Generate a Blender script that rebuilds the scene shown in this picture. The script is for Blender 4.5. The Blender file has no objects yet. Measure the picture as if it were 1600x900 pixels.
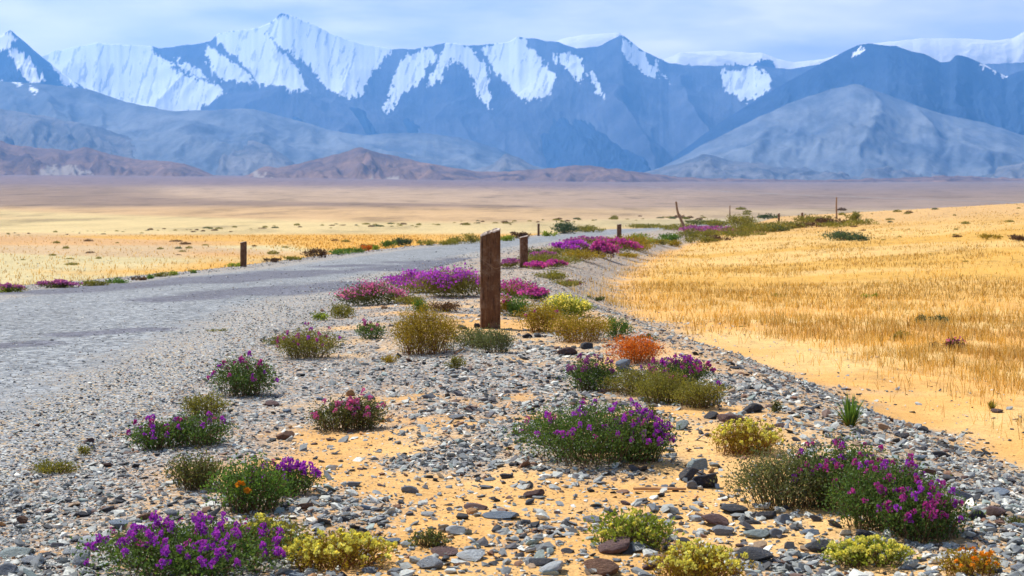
import bpy, bmesh, math
import numpy as np
rng = np.random.default_rng(11)
F = 1600 * 50 / 36.0      # focal length in photograph pixels
ZC = 1.3                  # eye height above the gravel shoulder
HV = 295.0                # row of the eye level in the photograph
scn = bpy.context.scene
COL = scn.collection

# ------------------------------------------------------------------ camera
cam_d = bpy.data.cameras.new("camera")
cam = bpy.data.objects.new("camera", cam_d)
COL.objects.link(cam)
cam.location = (0, 0, ZC)
cam.rotation_euler = (math.radians(90), 0, 0)
cam_d.lens = 50
cam_d.sensor_width = 36
cam_d.shift_y = -(450 - HV) / 1600.0
cam_d.clip_start = 0.1
cam_d.clip_end = 80000
cam_d.dof.use_dof = True
cam_d.dof.focus_distance = 7.5
cam_d.dof.aperture_fstop = 9.0
scn.camera = cam

# ------------------------------------------------------------------ sky and sun
SUN_EL = math.radians(55)
SUN_DIR = np.array([-0.78, 0.62])
SUN_DIR = SUN_DIR / np.linalg.norm(SUN_DIR)
SUN_AZ = math.atan2(SUN_DIR[0], SUN_DIR[1])     # clockwise from +Y
world = bpy.data.worlds.new("World")
scn.world = world
world.use_nodes = True
nt = world.node_tree
nt.nodes.clear()
wo = nt.nodes.new("ShaderNodeOutputWorld")
bg = nt.nodes.new("ShaderNodeBackground")
sky = nt.nodes.new("ShaderNodeTexSky")
sky.sky_type = 'NISHITA'
sky.sun_disc = False
sky.sun_elevation = SUN_EL
sky.sun_rotation = SUN_AZ
sky.altitude = 3000
sky.air_density = 1.0
sky.dust_density = 0.6
sky.ozone_density = 1.5
bg.inputs[1].default_value = 0.062
tc = nt.nodes.new("ShaderNodeTexCoord")
mp = nt.nodes.new("ShaderNodeMapping")
mp.inputs['Scale'].default_value = (2.2, 2.2, 9.0)
mp.inputs['Location'].default_value = (0.35, 0.1, 0.2)
nz = nt.nodes.new("ShaderNodeTexNoise")
nz.inputs['Scale'].default_value = 1.6
nz.inputs['Detail'].default_value = 6
nz.inputs['Roughness'].default_value = 0.5
nz.inputs['Distortion'].default_value = 0.3
cr = nt.nodes.new("ShaderNodeValToRGB")
cr.color_ramp.elements[0].position = 0.22
cr.color_ramp.elements[0].color = (0, 0, 0, 1)
cr.color_ramp.elements[1].position = 0.5
cr.color_ramp.elements[1].color = (1, 1, 1, 1)
ccol = nt.nodes.new("ShaderNodeMix")
ccol.data_type = 'RGBA'
ccol.inputs[6].default_value = (11.8, 12.4, 15.5, 1)
ccol.inputs[7].default_value = (21.5, 20.0, 18.0, 1)
nz2 = nt.nodes.new("ShaderNodeTexNoise")
nz2.inputs['Scale'].default_value = 2.6
nz2.inputs['Detail'].default_value = 5
cr2 = nt.nodes.new("ShaderNodeValToRGB")
cr2.color_ramp.elements[0].position = 0.38
cr2.color_ramp.elements[1].position = 0.66
mx = nt.nodes.new("ShaderNodeMix")
mx.data_type = 'RGBA'
mulf = nt.nodes.new("ShaderNodeMath")
mulf.operation = 'MULTIPLY'
mulf.inputs[1].default_value = 1.0
L = nt.links.new
L(tc.outputs['Generated'], mp.inputs[0])
L(mp.outputs[0], nz.inputs['Vector'])
L(mp.outputs[0], nz2.inputs['Vector'])
L(nz.outputs['Fac'], cr.inputs[0])
L(nz2.outputs['Fac'], cr2.inputs[0])
L(cr2.outputs[0], ccol.inputs[0])
sxyz = nt.nodes.new("ShaderNodeSeparateXYZ")
L(tc.outputs['Generated'], sxyz.inputs[0])
hb = nt.nodes.new("ShaderNodeMapRange")        # the cloud bank stands over the horizon, clear sky above it
hb.inputs['From Min'].default_value = 0.22
hb.inputs['From Max'].default_value = 0.50
hb.inputs['To Min'].default_value = 1.0
hb.inputs['To Max'].default_value = 0.05
L(sxyz.outputs['Z'], hb.inputs['Value'])
mulg = nt.nodes.new("ShaderNodeMath")
mulg.operation = 'MULTIPLY'
L(cr.outputs[0], mulg.inputs[0])
L(hb.outputs[0], mulg.inputs[1])
L(mulg.outputs[0], mulf.inputs[0])
L(mulf.outputs[0], mx.inputs[0])
L(sky.outputs[0], mx.inputs[6])
L(ccol.outputs[2], mx.inputs[7])
L(mx.outputs[2], bg.inputs[0])
L(bg.outputs[0], wo.inputs[0])

sun_d = bpy.data.lights.new("sun", 'SUN')
sun_d.energy = 5.0
sun_d.angle = math.radians(0.53)
sun_d.color = (1.0, 0.95, 0.87)
sun = bpy.data.objects.new("sun", sun_d)
COL.objects.link(sun)
sun.location = (0, 0, 50)
sun.rotation_euler = (math.radians(90) - SUN_EL, 0, math.pi - SUN_AZ)

vs = scn.view_settings
vs.view_transform = 'Standard'
vs.look = 'None'
vs.exposure = 0.45
vs.gamma = 1.0
vs.use_curve_mapping = False
scn.cycles.max_bounces = 6
scn.cycles.diffuse_bounces = 3
scn.cycles.transparent_max_bounces = 8
scn.cycles.volume_bounces = 2
scn.cycles.use_denoising = True
scn.cycles.caustics_reflective = False
scn.cycles.caustics_refractive = False


# ------------------------------------------------------------------ helpers
def hash2(ix, iy, s):
    n = (ix.astype(np.int64) * 374761393 + iy.astype(np.int64) * 668265263 + s * 974634777) & 0xffffffff
    n = ((n ^ (n >> 13)) * 1274126177) & 0xffffffff
    return ((n ^ (n >> 16)) & 0xffff) / 65535.0


def vnoise(x, y, s=0):
    x = np.asarray(x, float); y = np.asarray(y, float)
    x, y = np.broadcast_arrays(x, y)
    ix = np.floor(x); iy = np.floor(y)
    fx = x - ix; fy = y - iy
    fx = fx * fx * fx * (fx * (fx * 6 - 15) + 10); fy = fy * fy * fy * (fy * (fy * 6 - 15) + 10)
    a = hash2(ix, iy, s); b = hash2(ix + 1, iy, s); c = hash2(ix, iy + 1, s); d = hash2(ix + 1, iy + 1, s)
    return (a * (1 - fx) + b * fx) * (1 - fy) + (c * (1 - fx) + d * fx) * fy


def fbm(x, y, s=0, o=4, g=0.5):
    t = 0; a = 1; n = 0
    for k in range(o):
        t = t + a * vnoise(x * 2 ** k + 17.3 * k, y * 2 ** k - 9.1 * k, s + k); n += a; a *= g
    return t / n


def sstep(a, b, x):
    t = np.clip((np.asarray(x, float) - a) / (b - a), 0, 1)
    return t * t * (3 - 2 * t)


def lerp(a, b, t):
    return a + (b - a) * t


def npmesh(name, V, polys, smooth=False):
    """V (n,3); polys: list of (m,k) index arrays"""
    me = bpy.data.meshes.new(name)
    V = np.ascontiguousarray(V, dtype=np.float32)
    me.vertices.add(len(V)); me.vertices.foreach_set('co', V.ravel())
    idx = np.concatenate([p.ravel() for p in polys]).astype(np.int32)
    tot = np.concatenate([np.full(len(p), p.shape[1]) for p in polys]).astype(np.int32)
    st = np.concatenate([[0], np.cumsum(tot)[:-1]]).astype(np.int32)
    me.loops.add(len(idx)); me.loops.foreach_set('vertex_index', idx)
    me.polygons.add(len(tot)); me.polygons.foreach_set('loop_start', st)
    me.polygons.foreach_set('use_smooth', np.full(len(tot), smooth))
    me.update(calc_edges=True)
    return me


def fattr(me, name, a):
    at = me.attributes.new(name, 'FLOAT', 'POINT')
    at.data.foreach_set('value', np.asarray(a, np.float32).ravel())


def cattr(me, name, c):
    at = me.attributes.new(name, 'FLOAT_COLOR', 'POINT')
    c = np.asarray(c, np.float32)
    if c.shape[1] == 3:
        c = np.hstack([c, np.ones((len(c), 1), np.float32)])
    at.data.foreach_set('color', np.ascontiguousarray(c).ravel())


def link(name, me, mat=None, parent=None, loc=None):
    o = bpy.data.objects.new(name, me)
    COL.objects.link(o)
    if mat is not None and me is not None and not me.materials:
        me.materials.append(mat)
    if parent is not None:
        o.parent = parent
    if loc is not None:
        o.location = loc
    return o


def tag(o, label, cat, group=None, kind=None):
    if label: o['label'] = label
    if cat: o['category'] = cat
    if group: o['group'] = group
    if kind: o['kind'] = kind
    return o


def grid_faces(nr, nc):
    i = np.arange(nr - 1)[:, None] * nc + np.arange(nc - 1)[None, :]
    return np.stack([i, i + 1, i + nc + 1, i + nc], -1).reshape(-1, 4)


class Mat:
    def __init__(s, name, rough=0.8, spec=0.3):
        s.m = bpy.data.materials.new(name); s.m.use_nodes = True
        s.t = s.m.node_tree
        s.b = s.t.nodes['Principled BSDF']
        s.b.inputs['Roughness'].default_value = rough
        s.b.inputs['Specular IOR Level'].default_value = spec
        s.out = s.t.nodes['Material Output']

    def n(s, typ, **k):
        nd = s.t.nodes.new(typ)
        for a, v in k.items(): setattr(nd, a, v)
        return nd

    def l(s, a, b): s.t.links.new(a, b)

    def val(s, sock, v):
        if hasattr(v, 'is_output') or isinstance(v, bpy.types.NodeSocket): s.l(v, sock)
        else: sock.default_value = v

    def attr(s, name, out='Fac'):
        a = s.n('ShaderNodeAttribute'); a.attribute_name = name
        return a.outputs[out]

    def pos(s): return s.n('ShaderNodeNewGeometry').outputs['Position']
    def objco(s): return s.n('ShaderNodeTexCoord').outputs['Object']

    def mapped(s, v, scale):
        m = s.n('ShaderNodeMapping'); s.l(v, m.inputs[0]); m.inputs['Scale'].default_value = scale
        return m.outputs[0]

    def noise(s, v, scale, det=4, rough=0.55, dist=0.0, out='Fac'):
        m = s.n('ShaderNodeTexNoise'); s.l(v, m.inputs['Vector'])
        m.inputs['Scale'].default_value = scale; m.inputs['Detail'].default_value = det
        m.inputs['Roughness'].default_value = rough; m.inputs['Distortion'].default_value = dist
        return m.outputs[out]

    def voro(s, v, scale, out='Color', feat='F1'):
        m = s.n('ShaderNodeTexVoronoi', feature=feat); s.l(v, m.inputs['Vector'])
        m.inputs['Scale'].default_value = scale
        return m.outputs[out]

    def ramp(s, f, stops, interp='LINEAR'):
        r = s.n('ShaderNodeValToRGB'); r.color_ramp.interpolation = interp
        e = r.color_ramp.elements
        while len(e) < len(stops): e.new(0.5)
        for k, (p, c) in enumerate(stops):
            e[k].position = p
            e[k].color = (c, c, c, 1) if np.isscalar(c) else (*c, 1)
        s.l(f, r.inputs[0])
        return r.outputs[0]

    def mix(s, f, a, b, mode='MIX'):
        m = s.n('ShaderNodeMix', data_type='RGBA', blend_type=mode)
        s.val(m.inputs[0], f)
        for i, v in ((6, a), (7, b)):
            if isinstance(v, bpy.types.NodeSocket): s.l(v, m.inputs[i])
            else: m.inputs[i].default_value = (*v, 1)
        return m.outputs[2]

    def math(s, op, a, b=0.0, c=0.0):
        m = s.n('ShaderNodeMath', operation=op); s.val(m.inputs[0], a); s.val(m.inputs[1], b)
        return m.outputs[0]

    def sep(s, c, i):
        m = s.n('ShaderNodeSeparateColor'); s.l(c, m.inputs[0]); return m.outputs[i]

    def col(s, c):
        if isinstance(c, bpy.types.NodeSocket): s.l(c, s.b.inputs['Base Color'])
        else: s.b.inputs['Base Color'].default_value = (*c, 1)

    def bump(s, h, strength=0.5, dist=0.01):
        b = s.n('ShaderNodeBump'); b.inputs['Strength'].default_value = strength
        b.inputs['Distance'].default_value = dist; s.l(h, b.inputs['Height'])
        s.l(b.outputs[0], s.b.inputs['Normal']); return b.outputs[0]


# ------------------------------------------------------------------ terrain shape
def smooth_interp(y, px, py, k=0.07):
    y = np.asarray(y, float); r = 0
    for q, w in ((-2, 1), (-1, 2), (0, 3), (1, 2), (2, 1)):
        r = r + w * np.interp(y + q * (k * np.abs(y) + 0.3), px, py)
    return r / 9.0


def h_road(y):
    return smooth_interp(y, [0, 12, 20, 41, 93, 107, 200, 400, 2000], [0, 0, -0.2, -1.0, -1.9, -2.1, -2.9, -4.4, -4.6])


def x_road(y):
    return smooth_interp(y, [-50, 0, 10, 21, 32, 44, 58, 70, 85, 114, 140, 175, 205, 260, 400, 700],
                         [-4.7, -4.7, -4.7, -4.95, -5.1, -4.7, -3.2, -1.3, 1.4, 8.0, 15.5, 27.5, 37, 58, 120, 260])


def x_toe(y):
    return smooth_interp(y, [0, 8.6, 10.8, 13.5, 19.7, 25, 31, 45, 66, 90, 127, 200, 400], [3.4, 3.2, 3.0, 2.7, 2.0, 1.9, 2.2, 3.3, 6.3, 11, 20.5, 42, 130])


def road_s(x, y):
    sl = (x_road(y + 1) - x_road(y - 1)) / 2
    return (x - x_road(y)) / np.sqrt(1 + sl ** 2)


RW = 2.65   # half width of the road


def valley(x, y):
    d = np.hypot(x, y)
    az = np.clip(x / np.maximum(d, 1), -0.6, 0.6)
    ld = np.log(np.maximum(d, 1))
    zl = np.interp(ld, np.log([100, 150, 260, 400, 700, 1000, 1700, 2500, 4500, 9000, 14000]), [-3.2, -3.6, -4.4, -4.7, -4.4, -3.2, 3.0, 10, 42, 90, 150])
    zr = np.interp(ld, np.log([100, 150, 260, 400, 700, 1000, 1700, 2500, 4500, 9000, 14000]), [-3.2, -3.6, -4.6, -5.2, -5.6, -5.2, -2.5, 2, 20, 50, 100])
    z = lerp(zl, zr, sstep(-0.35, 0.2, az))
    z = z + (fbm(x / 260, y / 260, 5) - 0.5) * 1.2 * sstep(300, 1500, d)
    return z


def base_z(x, y):
    x = np.asarray(x, float); y = np.asarray(y, float)
    ya = np.maximum(y, 0.0)
    hr = h_road(ya)
    s = road_s(x, ya)
    toe = x_toe(ya)
    zr = hr - 0.5 + 0.064 * np.maximum(x - 9, 0) * sstep(20, 60, ya)
    zr = zr + (fbm(x / 2.2, y / 3, 21) - 0.5) * 0.08
    zl = np.interp(ya, [0, 20, 44, 90, 150], [-0.6, -0.8, -1.75, -2.75, -3.5]) + (fbm(x / 6, y / 6, 22) - 0.5) * 0.10
    bank = hr + 0.03 * sstep(RW, RW + 1.0, s) + (fbm(x / 1.1, y / 1.1, 3, 4) - 0.5) * 0.11 * sstep(RW, RW + 1.2, np.abs(s))
    wslope = 1.5 + 0.01 * ya
    tR = sstep(toe - wslope, toe + 0.35, x)
    tR = np.where(s > RW, tR, 0)
    z = lerp(bank, zr, tR)
    tL = sstep(RW + 0.7, RW + 3.6, -s)
    z = lerp(z, zl, tL)
    zv = valley(x, y)
    d = np.hypot(x, y)
    far = lerp(sstep(120, 175, d), sstep(150, 230, d), sstep(0, 30, x))
    far = far * sstep(-20, 60, y) + (1 - sstep(-20, 60, y)) * sstep(100, 300, d)
    return lerp(z, zv, far)


MOUNDS = []   # (x, y, r, h) little sand drifts under bushes


def ground_z(x, y):
    z = base_z(x, y)
    return z


def pix(u, v):
    """world point of the ground seen at photograph pixel (u, v)"""
    a = (u - 800) / F; b = -(v - HV) / F
    ys = np.exp(np.linspace(math.log(3.2), math.log(3000), 2600))
    g = ZC + b * ys - ground_z(a * ys, ys)
    k = int(np.argmax(g < 0))
    if g[k] >= 0: k = len(ys) - 1
    y0, y1, g0, g1 = ys[k - 1], ys[k], g[k - 1], g[k]
    y = y0 + (y1 - y0) * g0 / max(g0 - g1, 1e-9)
    return a * y, y


def gz(x, y):
    return float(ground_z(np.array([x]), np.array([y]))[0])


def road_lift(x, y):
    s = road_s(x, np.maximum(y, 0))
    return np.where(np.abs(s) < RW, 0.012 + 0.03 * (1 - (s / RW) ** 2) + (fbm(x / .9, y / .9, 81) - .5) * .02, 0)


# ------------------------------------------------------------------ ground sheet
th = np.concatenate([np.linspace(-180, -34, 60)[:-1], np.linspace(-34, -23, 40)[:-1], np.linspace(-23, 23, 420)[:-1], np.linspace(23, 34, 40)[:-1], np.linspace(34, 180, 60)])
th = np.radians(th)
rr = np.concatenate([np.geomspace(0.4, 3.0, 30)[:-1], np.geomspace(3.0, 60, 420)[:-1], np.geomspace(60, 15500, 480)])
R, T = np.meshgrid(rr, th, indexing='ij')
X = R * np.sin(T); Y = R * np.cos(T)
S = road_s(X, np.maximum(Y, 0))
Z = ground_z(X, Y)
inroad = (np.abs(S) < RW - 0.12) & (Y < 600) & (Y > -40)
dipped = np.where(inroad, Z - 0.06 - 0.002 * np.maximum(Y, 0), Z)


def gravel_amount(x, y):
    """share of the ground hidden by stones, 0..1"""
    ya = np.maximum(y, 0)
    s = road_s(x, ya)
    toe = x_toe(ya)
    edge = fbm(x / 0.8, y / 0.8, 61)
    right = 1 - sstep(toe - 0.55 + (edge - 0.5) * 1.6, toe + 0.5 + (edge - 0.5) * 1.6, x)
    right = np.where(s > 0, right, 1)
    left = 1 - sstep(RW + 1.3, RW + 2.6, -s + (edge - 0.5) * 1.2)
    left = np.where(s < 0, left, 1)
    patch = .72 * fbm(x / 1.25 + 3, y / .95, 71, 4) + .28 * fbm(x / .25, y / .3, 74, 3)
    nearroad = 1 - sstep(RW + 0.2, RW + 1.7, s + (edge - 0.5) * 2.0)
    nearroad = np.where(s > 0, nearroad, 1)
    dens = .08 + .92 * sstep(0.385, 0.60, patch)
    dens = np.maximum(dens * 0.95, nearroad)
    dens = np.maximum(dens, 0.85 * sstep(14, 20, ya))
    dens = np.maximum(dens, 0.62 * sstep(toe - 2.3, toe - 1.2, x) * (s > 0))
    return dens * right * left


G = gravel_amount(X, Y)
D = np.hypot(X, Y)


def C(*c): return np.array(c, float)


def mixc(a, b, t): return a * (1 - t[..., None]) + b * t[..., None]


tint = np.zeros(X.shape + (3,)) + C(.68, .375, .115)
n1 = fbm(X / 1.4, Y / 1.4, 31)
tint = mixc(tint, C(.73, .44, .165), sstep(.4, .7, n1))
# right hand grass plain
rp = sstep(0, 1.5, X - x_toe(np.maximum(Y, 0))) * (Y > 0)
band = fbm(X / (9 + D * 0.06), Y / (2.2 + D * 0.03), 41)
ga = mixc(mixc(tint * 1.02, C(.72, .495, .20) + tint * 0, sstep(.35, .6, n1) * .7), C(.63, .345, .075) + tint * 0, sstep(20, 38, Y))
gb = mixc(C(.61, .35, .075) + tint * 0, C(.68, .44, .155) + tint * 0, sstep(.42, .62, band))
ga = mixc(ga, gb, sstep(28, 50, D) * .9)
ga = mixc(ga, C(.60, .37, .15) + tint * 0, sstep(85, 130, D))
tint = mixc(tint, ga, rp)
# left hand plain
lp = sstep(RW + 1.0, RW + 3.0, -S) * (Y > -30)
lb = fbm(X / (10 + D * .25), Y / (1.5 + D * .10) + X / 90, 45)
gold_l = np.maximum(sstep(.46, .56, lb) * sstep(38, 60, D + X * 0.8), sstep(104, 112, Y) * .9)
gold_l = np.maximum(gold_l, sstep(58, 66, Y + lb * 14) * (1 - sstep(88, 96, Y)) * sstep(.36, .5, lb))
la = mixc(C(.55, .455, .235) + tint * 0, C(.64, .34, .06) + tint * 0, gold_l)
la = mixc(la, C(.50, .31, .18) + tint * 0, sstep(.55, .66, fbm(X / (14 + D * .3), Y / (2 + D * .09), 49)) * .6 * sstep(60, 90, D))
tint = mixc(tint, la, lp)
# valley floor
vn = fbm(X / (60 + D * .35), Y / (6 + D * .11), 51)
vc = mixc(C(.60, .46, .22) + tint * 0, C(.52, .34, .17) + tint * 0, sstep(.48, .62, vn))
vn2 = fbm(X / (50 + D * .6), Y / (10 + D * .12), 53)
side = sstep(-0.1, 0.25, X / np.maximum(D, 1))
vb = mixc(C(.26, .18, .13) + tint * 0, C(.42, .30, .20) + tint * 0, sstep(.46, .62, vn2))
vb = mixc(vb, C(.22, .15, .14) + tint * 0, sstep(1200, 3000, D))
vb = mixc(vb, C(.25, .19, .165) + tint * 0, side * .75)
gr = mixc(C(.25, .24, .17) + tint * 0, C(.38, .31, .22) + tint * 0, sstep(.42, .55, vn))
vc = mixc(vc, gr, side * .75)
vcol = mixc(vc, vb, sstep(440, 600, D + (vn - .5) * 200))
tint = mixc(tint, vcol, lerp(sstep(145, 165, D), sstep(165, 215, D), sstep(0, 30, X)))
tint = tint * (0.9 + 0.2 * fbm(X / (1 + D * .02), Y / (1 + D * .02), 33))[..., None]

gme = npmesh("ground", np.stack([X, Y, dipped], -1).reshape(-1, 3), [grid_faces(*X.shape)], True)
cattr(gme, 'tint', tint.reshape(-1, 3))
fattr(gme, 'gravel', G)
fattr(gme, 'distant', sstep(120, 200, D))
fattr(gme, 'plain', np.clip(rp + lp, 0, 1) * (D < 190))


def pebble_stops(k=1.0):
    cs = [(0.0, (.05, .05, .055)), (.10, (.12, .13, .15)), (.30, (.21, .235, .26)), (.50, (.30, .32, .33)), (.66, (.22, .19, .17)), (.74, (.40, .43, .43)), (.86, (.56, .56, .52)), (.93, (.40, .26, .15)), (1.0, (.26, .30, .33))]
    return [(p, tuple(q * k for q in c)) for p, c in cs]


M = Mat("ground_mat", .9, .15)
P = M.pos()
pw = M.mix(0.06, P, M.noise(P, 6, 3, out='Color'), 'ADD')
v1 = M.voro(pw, 34, 'Color'); v2 = M.voro(pw, 75, 'Color')
c1 = M.ramp(M.sep(v1, 0), pebble_stops(.95)); c2 = M.ramp(M.sep(v2, 0), pebble_stops(.95))
m1 = M.ramp(M.sep(v1, 1), [(.42, 0), (.46, 1)])
peb = M.mix(m1, c2, c1)
gfac = M.math('MULTIPLY', M.attr('gravel'), M.ramp(M.sep(v2, 2), [(.10, 0.4), (.18, 1)]))
gfac = M.math('MULTIPLY', gfac, 0.97)
grain = M.ramp(M.noise(P, 160, 3), [(.3, .82), (.7, 1.14)])
grit = M.voro(pw, 120, 'Color')
grain = M.mix(1.0, grain, M.ramp(M.sep(grit, 0), [(.05, .42), (.10, 1.0), (.93, 1.0), (.97, 1.25)]), 'MULTIPLY')
lump = M.ramp(M.noise(P, 5, 4), [(.3, .9), (.7, 1.08)])
mot = M.mix(1.0, M.mix(1.0, M.attr('tint', 'Color'), grain, 'MULTIPLY'), lump, 'MULTIPLY')
spk = M.mapped(P, (1, .35, 1))
sp = M.ramp(M.noise(spk, 2.6, 6, .75), [(.34, .62), (.46, 1.0), (.7, 1.12)])
mot2 = M.mix(M.attr('plain'), mot, M.mix(1.0, mot, sp, 'MULTIPLY'))
fs = M.ramp(M.noise(M.mapped(P, (.5, .12, 1)), .09, 10, .78), [(.36, .5), (.47, .93), (.6, 1.08), (.72, 1.25)])
mot2 = M.mix(M.attr('distant'), mot2, M.mix(1.0, mot2, fs, 'MULTIPLY'))
M.col(M.mix(gfac, mot2, peb))
hh = M.math('ADD', M.math('MULTIPLY', M.voro(pw, 34, 'Distance'), M.attr('gravel')), M.math('MULTIPLY', M.noise(P, 40, 5, .6), .5))
hh = M.math('ADD', hh, M.math('MULTIPLY', M.noise(M.mapped(P, (.6, 1.5, 1)), 7, 4, .6, .8), 1.6))
M.bump(hh, .8, .014)
ground = link("ground", gme, M.m)
tag(ground, "orange sand and dry golden plain running out to the mountains", None, kind='structure')

# ------------------------------------------------------------------ road
ry = np.concatenate([np.linspace(-30, 4, 20)[:-1], np.geomspace(4, 520, 700)])
rs = np.concatenate([[-RW - .25, -RW - .02], np.linspace(-RW + .1, RW - .1, 44), [RW + .02, RW + .25]])
RY, RS = np.meshgrid(ry, rs, indexing='ij')
sl = (x_road(RY + 1) - x_road(RY - 1)) / 2
nrm = np.sqrt(1 + sl ** 2)
RX = x_road(RY) + RS / nrm
RYY = RY - RS * sl / nrm
RZ = base_z(RX, RYY) + road_lift(RX, RYY)
edge = np.abs(RS) > RW
RZ = np.where(edge, base_z(RX, RYY) - 0.01 - (np.abs(RS) - RW) * .5, RZ)
rme = npmesh("road", np.stack([RX, RYY, RZ], -1).reshape(-1, 3), [grid_faces(*RX.shape)], True)


def capsule(x, y, ax, ay, bx, by, w):
    px, py = x - ax, y - ay; dx, dy = bx - ax, by - ay
    t = np.clip((px * dx + py * dy) / (dx * dx + dy * dy), 0, 1)
    d = np.hypot(px - t * dx, py - t * dy)
    return 1 - sstep(w * .55, w * 1.15, d + (fbm(x / .5, y / 1.6, 83) - .5) * w * .9)


dark = np.zeros(RX.shape)
for (u0, v0, u1, v1_, w) in [(70, 459, 300, 443, .55), (280, 445, 500, 426, .75), (250, 474, 420, 455, .35), (400, 463, 560, 443, .45), (520, 419, 570, 416, .5), (600, 424, 700, 413, .7), (680, 412, 800, 402, 1.1),
                               (110, 530, 240, 520, .12), (0, 548, 60, 543, .12)]:
    a0, b0 = pix(u0, v0); a1, b1 = pix(u1, v1_)
    dark = np.maximum(dark, capsule(RX, RYY, a0, b0, a1, b1, w * 1.9))
fattr(rme, 'tar', dark)  # mask of the darker bands running along the road
fattr(rme, 'across', np.abs(RS) / RW)
M = Mat("road_mat", .88, .2)
P = M.pos()
v1 = M.voro(P, 55, 'Color'); v3 = M.voro(P, 22, 'Color')
rc = M.ramp(M.sep(v1, 0), [(0, (.10, .10, .105)), (.25, (.22, .225, .23)), (.6, (.33, .335, .34)), (.85, (.46, .46, .45)), (1, (.42, .36, .28))])
rc2 = M.ramp(M.sep(v3, 0), [(0, (.13, .135, .14)), (.5, (.32, .325, .33)), (1, (.56, .56, .54))])
rcm = M.mix(M.ramp(M.sep(v3, 1), [(.50, 0), (.54, 1)]), rc, rc2)
big = M.ramp(M.noise(M.mapped(P, (1, .3, 1)), 1.3, 5, .6), [(.3, .84), (.7, 1.1)])
rcm = M.mix(1.0, M.mix(1.0, rcm, big, 'MULTIPLY'), (.76, .80, .84), 'MULTIPLY')
dark_band_col = M.mix(.78, (.11, .11, .135), M.mix(1.0, rcm, (.62, .6, .68), 'MULTIPLY'))
v4 = M.voro(P, 75, 'Color')
pebr = M.ramp(M.sep(v4, 0), pebble_stops(1.0))
ef = M.math('ADD', M.attr('across'), M.math('MULTIPLY', M.noise(P, 1.6, 5, .65), .5))
ef = M.ramp(ef, [(.98, 0), (1.0, 0)] if False else [(.80, 0), (1.12, 1)])
rcm = M.mix(ef, rcm, M.mix(M.ramp(M.sep(v4, 2), [(.12, 1), (.2, 0)]), pebr, (.50, .36, .19)))
M.col(M.mix(M.attr('tar'), rcm, dark_band_col))  # 'tar' is the mask of the darker bands along the road
M.bump(M.math('ADD', M.voro(P, 55, 'Distance'), M.noise(P, 20, 4)), .6, .012)
road = link("road", rme, M.m)
tag(road, "grey gravel road curving away over the plain", None, kind='structure')

# ------------------------------------------------------------------ mountains
def in_poly(px, py, poly):
    inside = np.zeros(px.shape, bool)
    n = len(poly)
    for i in range(n):
        x0, y0 = poly[i]; x1, y1 = poly[(i + 1) % n]
        if y0 == y1: continue
        c = ((y0 > py) != (y1 > py)) & (px < (x1 - x0) * (py - y0) / (y1 - y0) + x0)
        inside ^= c
    return inside


def mat_mountain(name, ca, cb, scale, snowc=(.86, .88, .92), bumpd=30):
    M = Mat(name, .95, .05)
    P = M.pos()
    f = M.ramp(M.noise(M.mapped(P, (1, 1, .6)), scale, 7, .62), [(.34, 0), (.66, 1)])
    c = M.mix(f, ca, cb)
    st = M.ramp(M.noise(M.mapped(P, (1, .25, .25)), scale * 4, 9, .78), [(.34, .62), (.5, 1.0), (.66, 1.3)])
    c = M.mix(1.0, c, st, 'MULTIPLY')
    c = M.mix(M.math('MULTIPLY', M.attr('pale'), .85), c, (.36, .31, .27))
    M.col(M.mix(M.attr('snow'), c, snowc))
    M.bump(M.math('MULTIPLY', M.noise(P, scale * 6, 6, .65), M.math('SUBTRACT', 1.15, M.attr('snow'))), .6, bumpd)
    return M.m


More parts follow.
